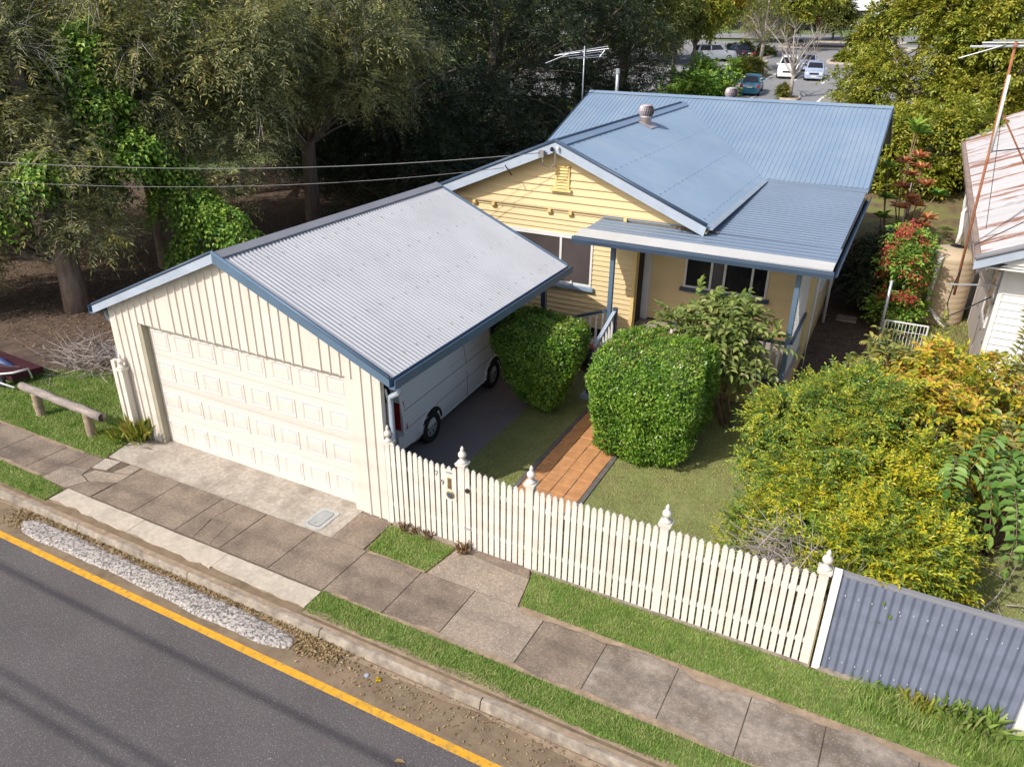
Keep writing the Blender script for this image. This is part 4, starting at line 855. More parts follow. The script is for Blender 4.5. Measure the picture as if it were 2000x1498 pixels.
# ================================================================== CARS ON THE CAR PARK
def car(label, x, y, rz, m, L=3.9, wd=.78, H0=1.34, kind='sedan', group=None, trim='black_rubber', cat='car'):
    t = thing('parked_car', label, cat, (x, y, float(H(y))-.02), group); hz = t.location.z
    ky, kh = {'sedan': ([0, .03, .20, .34, .58, .74, .97, 1], [.62, .84, .88, H0, H0, .86, .70, .5]), 'hatch': ([0, .02, .06, .18, .60, .78, .97, 1], [.62, .86, .92, H0, H0, .92, .74, .5]),
              'suv': ([0, .02, .05, .12, .60, .74, .97, 1], [.7, .98, 1.04, H0, H0, 1.04, .92, .6])}[kind]
    belt = .86 if kind != 'suv' else 1.02
    def sec(q):
        h = np.interp(q, ky, kh); w_ = wd*(1-.10*max(0, (q-.9)/.1)-.08*max(0, (.06-q)/.06)); b = min(h, belt); tp = max(0, h-belt)/max(.01, H0-belt)
        return [(w_*.94, .20), (w_, .34), (w_*1.01, .55), (w_*.97, b-.02), (w_*(.95-.17*tp), h-.03), (w_*(.86-.17*tp), h), (0, h+.02)]
    def ring(q): h = sec(q); yy = y-L/2+q*L; P = [(x+a, yy, hz+b) for a, b in h]; return P+[(2*x-a, b, c) for a, b, c in P[-2::-1]]
    qs = sorted(set(ky+[.1, .26, .45, .52, .66, .88, .93])); R = np.array([ring(q) for q in qs]); g = G().grid(R); g.poly(R[0][::-1]); g.poly(R[-1])
    b = part('body', g, m, t, True)
    def side(q, z): 
        w_ = wd*(.96-.17*max(0, (z-belt))/max(.01, H0-belt)); return w_+.006, y-L/2+q*L, hz+z
    a0, a1, a2, a3 = ky[2]+.05, ky[3]+.02, ky[4], ky[5]-.03
    for s_ in (1, -1):
        mid = (a1+a2)/2
        for p in ([(a0, belt+.03), (a1, H0-.08), (mid-.01, H0-.07), (mid-.01, belt+.03)], [(mid+.015, belt+.03), (mid+.015, H0-.07), (a2-.01, H0-.08), (a3-.03, belt+.03)]):
            part('side_window', G().poly([(x+s_*side(q, z)[0], side(q, z)[1], side(q, z)[2]) for q, z in p]), 'dark_glass', b)
        for q in (.17, .81): 
            w_ = part('wheel', G().lathe([(.14, -.09), (.27, -.09), (.29, -.06), (.29, .06), (.27, .09), (.14, .09)], (x+s_*(wd-.07), y-L/2+q*L, hz+.29), 16, 'x'), 'black_rubber', t, True)
            part('rim', G().lathe([(.18, .085*s_), (.17, .095*s_), (.02, .08*s_)], (x+s_*(wd-.07), y-L/2+q*L, hz+.29), 12, 'x'), 'rim_grey', w_)
        part('mirror', G().box(x+s_*wd*.98-.02, x+s_*(wd+.16), y-L/2+(a3+.0)*L-.06, y-L/2+a3*L+.06, hz+belt, hz+belt+.12), m, b)
    for nm, q0, q1, w0, w1 in (('windscreen', ky[5]-.015, ky[4]+.012, .80, .66), ('rear_window', ky[2]+.02 if kind == 'sedan' else ky[2]+.004, ky[3]-.012, .78, .66)):
        h0, h1 = np.interp(q0, ky, kh)+.03, np.interp(q1, ky, kh)+.02; n_ = .012
        part(nm, G().poly([(x-wd*w0, y-L/2+q0*L, hz+h0+n_), (x+wd*w0, y-L/2+q0*L, hz+h0+n_), (x+wd*w1, y-L/2+q1*L, hz+h1+n_), (x-wd*w1, y-L/2+q1*L, hz+h1+n_)]), 'dark_glass', b)
    yf, yr = y+L/2, y-L/2
    part('grille', G().box(x-.36, x+.36, yf-.02, yf+.012, hz+.52, hz+.66), trim, b); part('front_bumper', G().box(x-wd*.86, x+wd*.86, yf-.1, yf+.03, hz+.24, hz+.46), m, b); part('rear_bumper', G().box(x-wd*.9, x+wd*.9, yr-.035, yr+.1, hz+.26, hz+.52), m, b)
    for s_ in (1, -1):
        part('headlight', G().box(x+s_*wd*.70-.12, x+s_*wd*.70+.12, yf-.10, yf+.006, hz+.54, hz+.68), 'white_paint', b); part('tail_light', G().box(x+s_*wd*.82-.09, x+s_*wd*.82+.09, yr-.008, yr+.06, hz+.62, hz+.84), 'tail_red', b)
    part('number_plate', G().box(x-.2, x+.2, yr-.044, yr-.035, hz+.6, hz+.72), 'white_paint', b); part('number_plate', G().box(x-.2, x+.2, yf+.03, yf+.036, hz+.34, hz+.44), 'white_paint', b)
    t.rotation_euler = (-.06*0, 0, rz); t.rotation_euler.x = math.atan(.06)*math.cos(rz); t.rotation_euler.y = -math.atan(.06)*math.sin(rz)*-1; return t
GC = 'cars parked in the car park behind the house'
car('teal blue hatchback seen from behind in the nearest bay', -6.15, 56.2, .10, 'car_blue', 3.5, .73, 1.36, 'hatch', GC)
car('white four-wheel drive facing the house beside the planted island', -5.35, 67.2, math.pi+.12, 'car_white', 4.3, .84, 1.6, 'suv', GC, 'black_rubber')
car('silver blue sedan facing the house on the right of the white one', -3.05, 66.5, math.pi+.12, 'car_silver', 4.1, .78, 1.3, 'sedan', GC)
car('silver car half hidden between the white four-wheel drive and the sedan', -4.55, 72.6, math.pi+.12, 'car_silver', 4.1, .78, 1.3, 'sedan', GC)
car('black sedan nose-in under the yellow flowering tree', -12.6, 80.0, .75, 'car_black', 4.2, .8, 1.32, 'sedan', GC)
car('grey utility four-wheel drive half hidden by leaves left of the black sedan', -14.3, 76.6, -1.0, 'car_grey', 4.3, .84, 1.6, 'suv', GC)
tc = thing('traffic_cone', 'small orange traffic cone beside the black sedan', 'cone', (-10.9, 78.6, float(H(78.6))))
part('cone', G().lathe([(.17, .03), (.03, .68)], tuple(tc.location), 12), 'cone_orange', tc, True); part('base', G().box(tc.location.x-.2, tc.location.x+.2, tc.location.y-.2, tc.location.y+.2, tc.location.z, tc.location.z+.03), 'black_rubber', tc)
# far street furniture
sg = thing('sign_board', 'plain maroon sign board on two posts beyond the car park', 'sign', (-9.2, 116, float(H(116))))
sx_, sy_, sz_ = sg.location; part('board', G().box(sx_-1.0, sx_+1.1, sy_-.05, sy_+.05, sz_+.8, sz_+2.4), 'maroon', sg)
for q in (-.8, .9): part('post', G().box(sx_+q-.05, sx_+q+.05, sy_+.05, sy_+.15, sz_-.2, sz_+2.4), 'black_rubber', sg)
lp = thing('light_pole', 'pale grey pole standing before the white trailers', 'pole', (-9.6, 128, float(H(128)))); part('pole', G().tube([tuple(lp.location), (-9.6, 128, 18)], [.2, .14], 8), 'galv', lp, True); part('arm', G().tube([(-9.6, 128, 17.8), (-8, 127, 18.2)], .06, 6), 'galv', lp)
def trailer(label, x, y, L):
    t = thing('truck_trailer', label, 'trailer', (x, y, float(H(y)))); z = t.location.z
    b = part('box_body', G().box(x-L/2, x+L/2, y, y+2.4, z+1.1, z+3.9), 'warehouse_white', t); part('chassis', G().box(x-L/2+.2, x+L/2-.2, y+.2, y+2.2, z+.8, z+1.09), 'black_rubber', t)
    for k in range(9): part('side_rib', G().box(x-L/2+(k+.5)*L/9-.03, x-L/2+(k+.5)*L/9+.03, y-.03, y, z+1.15, z+3.85), 'warehouse_white', b)
    for q in (-.30, -.38, .36, .44): part('wheel', G().lathe([(.2, -.15), (.48, -.15), (.5, .15), (.2, .15)], (x+q*L, y+.2, z+.5), 14, 'y'), 'black_rubber', t)
    return t
GT = 'white trailers parked beyond the road'
trailer('white box trailer parked left of the pale pole', -17.5, 148, 12).__setitem__('group', GT); trailer('white box trailer parked right of the pale pole', -3.5, 149.5, 11).__setitem__('group', GT)
wh = thing('warehouse', 'long white warehouse filling the skyline beyond the car park', 'building', (-20, 190, 8.7))
part('wall', G().box(-140, 90, 190, 220, 8, 21), 'warehouse_white', wh); part('roof', G().prism([(-141, 189.5, 21), (-141, 205, 24), (-141, 220.5, 21)], (232, 0, 0)), 'rusty_roof', wh)
for k in range(22): part('roller_door', G().box(-135+k*10, -131+k*10, 189.9, 189.98, 8.7, 13), 'galv', wh)
hd = tag(struct('roadside_fence', G().box(-40, 30, 126.0, 126.1, 6.2, 7.0), 'galv'), 'low grey guard rail along the far road', 'fence')

# ================================================================== NEIGHBOUR'S HOUSE ON THE RIGHT
nh = thing('neighbour_house', 'neighbouring house with rusty corrugated roof and white boards at right edge', 'house', (11, 16, 0))
NX, NZ, NY0, NY1, NR, NRZ = 7.86, 3.0, 9.5, 32.5, 12.4, 4.95
part('roof', corr((NX, NY0, NZ), (0, NY1-NY0, 0), (NR-NX, 0, NRZ-NZ), .10, .014), 'rusty_roof', nh); part('roof', corr((2*NR-NX, NY0, NZ), (0, NY1-NY0, 0), (NX-NR, 0, NRZ-NZ), .10, .014), 'rusty_roof', nh)
part('gutter', G().prism([(NX, NY0, NZ-.02), (NX, NY0, NZ-.12), (NX-.14, NY0, NZ-.12), (NX-.15, NY0, NZ+.02), (NX-.13, NY0, NZ+.02), (NX-.12, NY0, NZ-.09), (NX-.02, NY0, NZ-.09), (NX-.02, NY0, NZ-.02)], (0, NY1-NY0, 0)), 'old_gutter', nh)
part('gutter_debris', G().box(NX-.12, NX-.02, NY0+.2, NY1-.2, NZ-.085, NZ-.03), 'old_gutter', nh)
for s_ in (1, -1):
    a, b = (NX-.12, NR) if s_ > 0 else (NR, 2*NR-NX+.12); za, zb = (NZ-.03, NRZ+.05) if s_ > 0 else (NRZ+.05, NZ-.03)
    part('barge_board', G().prism([(a, NY0-.04, za), (b, NY0-.04, zb), (b, NY0-.04, zb-.2), (a, NY0-.04, za-.2)], (0, .04, 0)), 'barge_blue', nh)
    part('barge_cap', G().tube([(a, NY0-.02, za+.04), (b, NY0-.02, zb+.04)], .06, 8), 'ridge_metal', nh, True)
NW = 8.40
nsh = G().box(NW+.03, 16.3, 10.33, 32, 0, 3.0); nsh.prism([(NX+.3, NY0+.2, NZ-.1), (2*NR-NX-.3, NY0+.2, NZ-.1), (NR, NY0+.2, NRZ-.15)], (0, 22, 0)); part('inner_wall', nsh, 'fibro', nh)
e = [10.30, 12.2, 14.6, 17.0, 19.4, 22, 25, 28, 31.9]
for a, b in zip(e[:-1], e[1:]):
    part('wall_sheet', G().box(NW, NW+.025, a+.004, b-.004, .02, 2.96), 'fibro', nh); part('cover_strip', G().box(NW-.012, NW, b-.03, b+.03, .02, 2.95), 'fibro', nh)
nfw = part('front_wall', G().box(NW+.05, 16.3, 10.30, 10.32, 0, 3.0), 'white_paint', nh)
for k in range(24):
    z = .05+k*.16
    xa = NW+.06 if z < 2.8 else max(NX+.4, NR-(NRZ-.2-z)/((NRZ-NZ)/(NR-NX))); xb = 2*NR-xa
    if xb-xa > .2: 
        y = 10.29 if z < 2.8 else 9.62
        part('weatherboard', G().add([(xa, y-.026, z), (xb, y-.026, z), (xb, y-.004, z+.165), (xa, y-.004, z+.165), (xa, y+.01, z), (xb, y+.01, z)], [(0, 1, 2, 3), (0, 4, 5, 1)]), 'white_paint', nfw)
part('gable_sheet', G().prism([(NX+.35, 9.64, 2.85), (2*NR-NX-.35, 9.64, 2.85), (NR, 9.64, NRZ-.2)], (0, .02, 0)), 'white_paint', nh); part('soffit', G().box(NX+.1, 16.6, 9.6, 10.3, 2.80, 2.83), 'white_paint', nh)
part('corner_board', G().box(NW-.02, NW+.07, 10.25, 10.33, 0, 2.85), 'white_paint', nh)
window_n = part('side_window', G().box(NW-.02, NW+.01, 10.9, 12.0, 1.2, 2.4), 'dark_glass', nh); part('window_frame', G().box(NW-.04, NW, 10.84, 10.9, 1.15, 2.45).box(NW-.04, NW, 12.0, 12.06, 1.15, 2.45).box(NW-.04, NW, 10.9, 12.0, 1.15, 1.2).box(NW-.04, NW, 10.9, 12.0, 2.4, 2.45), 'white_paint', window_n)
part('window_hood', G().prism([(NW-.01, 10.75, 2.72), (NW-.42, 10.75, 2.40), (NW-.42, 10.75, 2.37), (NW-.01, 10.75, 2.66)], (0, 1.4, 0)), 'fibro', window_n); part('hood_bracket', G().bar((NW-.40, 10.78, 2.38), (NW-.02, 10.78, 1.7), .04, .04).bar((NW-.40, 12.1, 2.38), (NW-.02, 12.1, 1.7), .04, .04), 'fibro', window_n)
g = G()
for y in np.arange(10.6, 14, .9):
    for z in (.9, 1.8): g.box(NW-.012, NW-.0, y-.015, y+.015, z-.03, z+.03)
part('vent_hole', g, 'ink', nh)['kind'] = 'stuff'
pipe('downpipe', [(NX-.06, 15.6, NZ-.12), (NX-.2, 15.2, 2.75), (7.68, 14.55, 2.36), (7.66, 14.5, 2.1)], .05, 'white_paint', nh)
pipe('waste_pipe', [(NX+.1, 20, 2.9), (NX+.05, 20, 2.2), (NX+.3, 20, .1)], .05, 'white_paint', nh)
# rainwater tank
tk = thing('water_tank', 'round beige plastic rainwater tank beside the neighbouring house', 'water tank', (7.62, 14.6, 0))
TC = (7.62, 14.6, 0); prof = [(.60, 0), (.62, .03)]
for k in range(1, 12): prof += [(.62, k*.15-.02), (.614, k*.15), (.62, k*.15+.02)]
tb = part('tank', G().lathe(prof+[(.625, 1.76), (.61, 1.80), (.54, 1.88), (.30, 1.96), (.02, 1.99)], TC, 40), 'tank_beige', tk, True)
part('inlet_strainer', G().lathe([(.17, 1.965), (.17, 1.995), (.14, 2.005), (.01, 2.006)], (7.70, 14.68, 0), 18), 'black_rubber', tk)
pipe('overflow_pipe', [(7.40, 14.02, 1.80), (7.38, 13.96, 1.83), (7.36, 13.93, 1.76), (7.30, 13.93, .62), (7.33, 13.92, .5), (7.9, 13.5, .05)], .055, 'white_paint', tk)
# the neighbour's tall rusty aerial mast
na = thing('tv_aerial', 'tall rusty aerial mast with wide crossbars on the neighbouring house', 'aerial', (7.62, 10.5, 2.2))
part('mast', G().tube([(7.62, 10.5, 1.9), (7.5, 10.5, 6.93)], .026, 8), 'rust', na, True); part('mast_sleeve', G().tube([(7.575, 10.46, 4.9), (7.535, 10.46, 6.35)], .028, 8), 'white_paint', na, True)
part('stay', G().tube([(7.53, 10.5, 5.75), (8.5, 10.9, 4.3)], .016, 6), 'rust', na); part('stay', G().tube([(7.6, 10.46, 4.93), (9.4, 10.4, 5.3)], .012, 5), 'black_rubber', na); part('stay_wire', G().tube([(7.72, 10.5, 3.0), (9.4, 10.6, 4.3)], .011, 5), 'black_rubber', na)
part('guy_wire', G().tube([(7.53, 10.5, 6.1), (7.9, 10.9, 3.3)], .006, 4), 'black_rubber', na); part('wall_arm', G().tube([(8.35, 10.45, 2.25), (7.45, 10.2, 2.2)], .02, 6), 'galv', na)
pipe('aerial_lead', [(7.62, 10.44, 2.5), (7.55, 10.3, 2.2), (7.52, 10.22, 1.8), (7.6, 10.2, 1.5), (7.9, 10.3, 1.7), (8.3, 10.4, 2.0)], .014, 'black_rubber', na, 6)
for p, q, r in (((6.75, 10.5, 6.83), (9.2, 10.6, 6.9), .022), ((6.95, 10.2, 6.88), (9.0, 11.3, 6.86), .012), ((6.6, 10.4, 6.62), (7.35, 10.5, 6.88), .012), ((6.95, 10.8, 6.9), (8.9, 10.6, 6.95), .014), ((7.1, 10.3, 6.95), (8.7, 10.5, 6.98), .012)):
    part('element', G().tube([p, q], r, 6), 'galv', na)
# low tubular gate, chain-wire post and paving stone in the side yard
tg = thing('pool_gate', 'small white tubular gate panel behind the yellow bush', 'gate', (6.9, 11.2, 0))
part('frame', G().tube([(6.42, 11.19, 0), (6.42, 11.19, .86)], .022, 6).tube([(7.34, 11.25, 0), (7.34, 11.25, .84)], .022, 6).tube([(6.42, 11.19, .86), (7.34, 11.25, .84)], .022, 6).tube([(6.42, 11.19, .1), (7.34, 11.25, .1)], .018, 6).tube([(6.42, 11.19, .64), (7.34, 11.25, .63)], .008, 5), 'white_paint', tg)
for k in range(1, 12): part('bar', G().tube([(6.42+k*.077, 11.19+k*.005, .1), (6.42+k*.077, 11.19+k*.005, .86)], .009, 5), 'white_paint', tg)
gp_ = thing('fence_post', 'tall thin grey steel post beside the white gate panel', 'post', (6.36, 11.5, 0)); part('post', G().tube([(6.36, 11.5, 0), (6.36, 11.5, 1.75)], .035, 8), 'galv', gp_, True)
tag(part('paving_stone', G().box(5.25, 5.75, 13.1, 13.5, 0, .05), 'slab_pale'), 'pale square paving stone lying in the shady side passage', 'paving stone')
bs = tag(part('boundary_fence', corr((6.3, 20, 1.6), (0, 6, 0), (0, 0, -1.5), .11, .02), 'fibro'), 'leaning grey sheet fence panel between the two houses', 'fence')
cw = thing('mesh_panel', 'dark wire mesh panel leaning beside the neighbouring wall', 'fence', (7.3, 20, 0))
for k in range(9): part('wire', G().tube([(6.95+k*.08, 20, .1), (6.95+k*.08, 20, .95)], .008, 4).tube([(6.95, 20, .12+k*.1), (7.6, 20, .12+k*.1)], .008, 4), 'ink', cw)

# ================================================================== VEGETATION
def ell(c, r, n, inner=.45, zmin=-.75): return clumps_in(c, r, n, inner, zmin)
GL_ = 'tall trees of the park beside the garage'
def mela(label, base, trunks, c, r, nc, n, bare=0, ll=.16, extra=None, skirt=None):
    cl = ell(c, r, nc)
    if skirt is not None: cl = np.vstack([cl, np.array(skirt)])
    b = None
    if bare:
        k = rng.integers(0, len(cl), bare); d = sphere_dirs(bare, -.5); b = (cl[k], d+np.array((.25, -.45, -.25)), rng.uniform(.9, 1.7, (bare, 1)))
    return tree('park_tree', label, base, trunks, cl, rng.uniform(.75, 1.35, len(cl)), n, .55, 6, ll, .040, 'leaf_melaleuca', 'bark', .3, -.1, .055, .005, 2, GL_, up=.45, bare=b, extra=extra)
mela('grey-barked park tree nearest the log rail with drooping olive foliage', (-13.0, 3.9, 0), [[(-13.0, 3.9, -.1, .36), (-13.1, 3.95, 1.2, .28), (-13.5, 4.2, 3.5, .24), (-13.9, 4.3, 7, .17), (-14, 4.5, 10.5, .07)]],
     (-15.7, 4.0, 5.2), (3.5, 3.0, 3.6), 56, 9000, 320, skirt=[(-15.5, 2.2, 2.6), (-14.6, 2.0, 2.9), (-16.5, 3, 2.2), (-13.9, 2.3, 3.4), (-12.6, 4.0, 2.6), (-12.2, 4.4, 2.2), (-16.2, 1.8, 3.4), (-12.7, 4.4, 3.2), (-17.2, 2.2, 1.8), (-15, 2.3, 1.3), (-15.6, 2.1, 1.9), (-14.7, 2.6, 2.1), (-16.2, 1.7, 1.2), (-15.2, 3, 2.6), (-16.6, 2.6, 2.8)])
mela('twin-trunked park tree behind the garage ridge with vine on its trunks', (-14.2, 8.0, 0), [[(-14.1, 7.9, -.1, .38), (-14.0, 7.8, 1.5, .31), (-14.3, 7.9, 4, .27), (-14.6, 8, 7, .18), (-14.8, 8.1, 9.5, .07)], [(-14.75, 8.7, -.1, .36), (-14.3, 8.7, 2, .28), (-13.9, 8.8, 5, .22), (-13.2, 9, 8, .12)]],
     (-14.3, 8.8, 6.3), (5.0, 3.4, 3.7), 60, 8500, 160, skirt=[(-11.2, 8, 3.2), (-10.8, 8.6, 4.2), (-11.6, 7.6, 2.4), (-16.4, 7, 3.4), (-17, 7.4, 4.4), (-12.2, 7, 4.6), (-10.6, 9, 5.2)])
mela('park tree with grey weeping foliage leaning over the service wires', (-13.5, 14, 0), [[(-13.5, 14, -.1, .3), (-13.4, 14, 3, .25), (-13.2, 14.2, 8, .15), (-13, 14.3, 12, .06)]], (-13.2, 13.6, 6.4), (4.4, 3.4, 4.5), 56, 7500, 160)
mela('park tree at the left edge with pale bare twigs over olive foliage', (-20, 7, 0), [[(-20, 7, -.1, .32), (-20, 7, 4, .25), (-20.2, 7.3, 11, .08)]], (-19.8, 6.4, 5.2), (4.2, 3.4, 4.0), 52, 6500, 260)
mela('park tree far back at left behind the twin trunks', (-21.5, 14, 0), [[(-21.5, 14, -.1, .32), (-21.4, 14, 5, .25), (-21, 14, 12, .08)]], (-21, 14, 7.5), (4.6, 4, 5.6), 46, 4200, 60, .17)
# vine climbing the twin trunks
def bunch(name, label, cat, loc, cl, crad, n, L, pairs, ll, lw, m, droop=.3, up=.5, six=False, droopdir=-.1, group=None, stem=None, stemm='twig_brown', partname='foliage', flat=.85, tw=0, twm='twig_brown'):
    t = thing(name, label, cat, loc, group); cl = np.array(cl, float)
    B, D = crown_sprays(cl, crad, n, L, droopdir=droopdir, flat=flat); V, F, ln = sprays(B, D, L, pairs, ll, lw, droop, six, up)
    part(partname, (V, F), m, t)
    if stem is not None:
        for s_ in stem:
            g = G(); s_ = np.array(s_, float); g.tube(s_[:, :3], s_[:, 3], 7); part('stem', g, stemm, t, True)
    if tw: part('twigs', twigs(ln, tw, 2), twm, t)['kind'] = 'stuff'
    return t
bunch('climbing_vine', 'bright green vine smothering the twin trunks of the park tree', 'vine', (-13.9, 7.6, 0), [(-13.4, 5.6, 4.2), (-13.0, 5.6, 4.5), (-12.5, 5.6, 4.3), (-13.5, 5.6, 5.2), (-13.1, 5.6, 5.8), (-12.7, 5.7, 6.6), (-12.2, 5.7, 4.0), (-11.8, 5.8, 4.2), (-13.5, 5.6, 3.0), (-13.0, 5.5, 6.3), (-12.5, 5.5, 5.3)], .6, 1300, .4, 4, .13, .095, 'leaf_vine', .8)
bunch('climbing_vine', 'bright green leafy vine hanging low beside the garage roof ridge', 'vine', (-11.6, 6.6, 0), [(-12.0, 6.6, 3.7), (-11.6, 6.8, 3.3), (-11.2, 6.8, 2.7), (-10.8, 6.8, 2.5), (-10.0, 6.7, 2.2), (-9.8, 7, 1.7), (-11.4, 6.7, 1.9), (-12.0, 6.7, 1.1), (-10.7, 6.8, 1.0), (-10.1, 7, .9), (-12.3, 6.6, 2.5), (-9.6, 7.2, 1.0)], .42, 900, .4, 4, .12, .09, 'leaf_vine', .8)
bunch('climbing_vine', 'green vine high in the canopy at the top, left of centre', 'vine', (-13, 10.5, 0), [(-13.0, 9.6, 6.2), (-12.6, 9.8, 6.7), (-12.2, 9.9, 6.0), (-12.6, 9.7, 5.4), (-13.4, 9.5, 5.6), (-13.1, 9.5, 7.2)], .7, 700, .4, 4, .13, .095, 'leaf_vine', .8)
bunch('climbing_vine', 'small yellow-green vine patch amid olive foliage at left', 'vine', (-14.2, 2.6, 0), [(-13.4, 2.7, 3.1), (-13.2, 2.7, 2.8), (-12.6, 3.2, 3.5), (-12.2, 3.4, 3.9), (-15.5, 2.0, 1.6), (-15.9, 1.9, 1.2)], .45, 420, .35, 4, .12, .09, 'leaf_vine', .8)

def fig(label, base, c, r, nc, n, ll=.17, m='leaf_fig', grp='dark evergreen trees behind the house', lw=.06, rad=(1.0, 1.7)):
    x, y = base; z0 = float(H(y)); return tree('evergreen_tree', label, (x, y, z0), [[(x, y, z0-.2, .4), (x, y, z0+3, .32), (c[0], c[1], c[2]+r[2]*.6, .1)]], np.vstack([ell(c, r, nc, .55, -.95), ell((c[0], c[1]-1., z0+1.6), (r[0]*1.05, r[1]*.9, 1.7), nc//3 if y < 40 else 1, .6, -.5)]), rng.uniform(*rad, nc+(nc//3 if y < 40 else 1)), n, .5, 4, ll, lw, m, 'bark', .25, 0, .08, 0, 2, grp, up=.4)
fig('dark evergreen tree with glossy lit leaves above the garage ridge', (-14.5, 20), (-14.2, 20.5, 5.6), (4.3, 4.0, 5.8), 76, 11000)
fig('dark dense evergreen tree in the middle of the shady grove', (-13.5, 28), (-13.2, 28, 6.0), (4.6, 4.4, 6.2), 76, 10000)
fig('dark evergreen tree behind the television aerial', (-11.8, 35.5), (-11.4, 35.5, 6.2), (4.4, 4.2, 5.8), 70, 9000)
fig('dark evergreen tree deepest in the grove above the twin trunks', (-21, 23), (-20.5, 23, 6.4), (5, 4.6, 6.4), 66, 7000, .2)
fig('olive evergreen tree between the grove and the car park', (-13.4, 47), (-13.0, 46.5, 8.4), (3.8, 3.4, 3.2), 50, 3400, .22, 'leaf_far', lw=.09)
fig('dark evergreen tree at far back left of the grove', (-27, 33), (-26, 33, 7), (6, 5, 7), 56, 3500, .26)
# sapling pair with bare trunks at the car park edge, shrubs, flowering tree
def ftree(name, label, x, y, c, r, nc, n, ll=.26, lw=.14, m='leaf_far', rad=(.8, 1.4), bark='bark', grp=None, tr=.16, cat='tree', extra=None, bare=None, droop=.3):
    z0 = float(H(y)); return tree(name, label, (x, y, z0), [[(x, y, z0-.2, tr), (x+.1, y, z0+(c[2]-z0)*.5, tr*.75), (c[0], c[1], c[2]+r[2]*.5, tr*.3)]], ell(c, r, nc, .4, -.8), rng.uniform(*rad, nc), n, .6, 4, ll, lw, m, bark, droop, 0, .08, 0, 2, grp, up=.4, extra=extra, bare=bare, cat=cat)
GF = 'trees around the car park'
ftree('car_park_tree', 'dark-trunked tree left of the planted shrubs by the car park', -12.8, 57, (-12.8, 56.5, 7.5), (2.3, 2.4, 2.1), 26, 1700, m='leaf_far', grp=GF)
ftree('car_park_tree', 'slim dark-trunked tree beside the shrubs at the car park edge', -11.9, 59.5, (-11.9, 59.5, 7.9), (1.9, 2.0, 2.1), 24, 1300, m='leaf_bright', grp=GF)
def yflow(t): 
    cl = ell((-13.4, 77, 10.2), (2.4, 1.4, 1.5), 14); B, D = crown_sprays(cl, .8, 900, .5); V, F, _ = sprays(B, D, .5, 4, .26, .16, .3); part('blossom', (V, F), 'leaf_yellowflower', t)
ftree('flowering_tree', 'yellow-green tree with golden blossom above the black sedan', -15.5, 79, (-15.4, 78.5, 9.2), (4.2, 3.0, 3.3), 44, 3400, .3, .17, 'leaf_bright', grp=GF, extra=yflow)
ftree('car_park_tree', 'broad green tree left of the yellow flowering tree', -21, 74, (-20.5, 73, 7.5), (4.2, 3.6, 4), 40, 2400, .3, .17, 'leaf_far', grp=GF)
nb = 170; kb = np.array((-8.3, 69.8, 5.6)); db = sphere_dirs(nb, -.1)
ftree('sparse_tree', 'sparse grey tree with thin foliage on the planted island', -8.3, 69.4, (-8.2, 69.4, 7.6), (2.4, 2.4, 3.0), 30, 420, .24, .07, 'leaf_far', grp=GF, bark='bark_pale', tr=.2, bare=(kb+db*np.array((1.6, 1.6, 1.8))*rng.uniform(.2, .9, (nb, 1)), db+np.array((0, 0, .6)), rng.uniform(1.2, 2.2, (nb, 1))))
ftree('leafy_tree', 'green and yellow tree behind the sparse grey tree', -9.2, 90, (-8.6, 90, 9.6), (3.6, 3.0, 2.9), 40, 2600, .3, .18, 'leaf_bright', grp=GF)
ftree('leafy_tree', 'dark green tree beyond the far kerb, left of the sign', -13.5, 99, (-13, 99, 8.6), (4, 3, 3.2), 36, 2200, .34, .2, 'leaf_far', grp=GF)
ftree('leafy_tree', 'small upright olive tree right of the maroon sign', -6.3, 104, (-6.3, 104, 8.2), (1.9, 1.9, 2.8), 26, 1700, .3, .16, 'leaf_far', grp=GF, tr=.12)
ftree('leafy_tree', 'round olive tree behind the maroon sign', -12, 122, (-12, 122, 9.0), (3.6, 3, 3.0), 30, 1700, .36, .22, 'leaf_far', grp=GF)
GB = 'distant trees along the far road'
for i, (x, y, r) in enumerate(((-48, 118, 6), (-36, 112, 5.5), (-26, 121, 5), (9, 118, 5), (18, 124, 6), (30, 116, 6), (-62, 100, 7), (-44, 84, 6), (-34, 66, 5.5), (-33, 92, 5.5), (-42, 52, 6.5), (-34, 43, 5), (-52, 66, 7), (-62, 44, 7), (-46, 30, 6), (-58, 20, 6), (-34, 22, 5))):
    z0 = float(H(y)); ftree('distant_tree', 'distant rounded green tree in the belt beyond the park and car park', x, y, (x, y, z0+r*.8), (r, r*.8, r*.85), 34, 1500, .42, .26, 'leaf_far' if i % 3 else 'leaf_fig', (1., 1.9), grp=GB)
# bare planter tree in front
pt = thing('bare_tree', 'leafless pale tree growing in the small round kerbed planter', 'tree', (-2.95, 54.2, float(H(54.2))))
z0 = pt.location.z; g = G(); g.tube([(-2.95, 54.2, z0), (-2.93, 54.2, z0+1.2), (-2.9, 54.2, z0+2.0)], [.17, .13, .11], 9); ends = []
for k in range(9):
    a = k*2.4; e_ = (-2.9+math.cos(a)*rng.uniform(1, 2.3), 54.2+math.sin(a)*1.4, z0+rng.uniform(3.0, 4.9)); P = limb(g, (-2.93, 54.2, z0+rng.uniform(1.2, 2)), e_, .075, .022, .1, 7, 6); ends += [P[3], P[5], P[6]]
part('trunk', g, 'bark_pale', pt, True); ends = np.array(ends); q = rng.integers(0, len(ends), 150); dd = unit(sphere_dirs(150, -.2)+np.array((0, 0, .5)))
L_ = rng.uniform(.5, 1.2, (150, 1)); part('twigs', twigs((ends[q], ends[q]+dd*L_*.5, ends[q]+dd*L_), .016), 'bark_pale', pt)['kind'] = 'stuff'
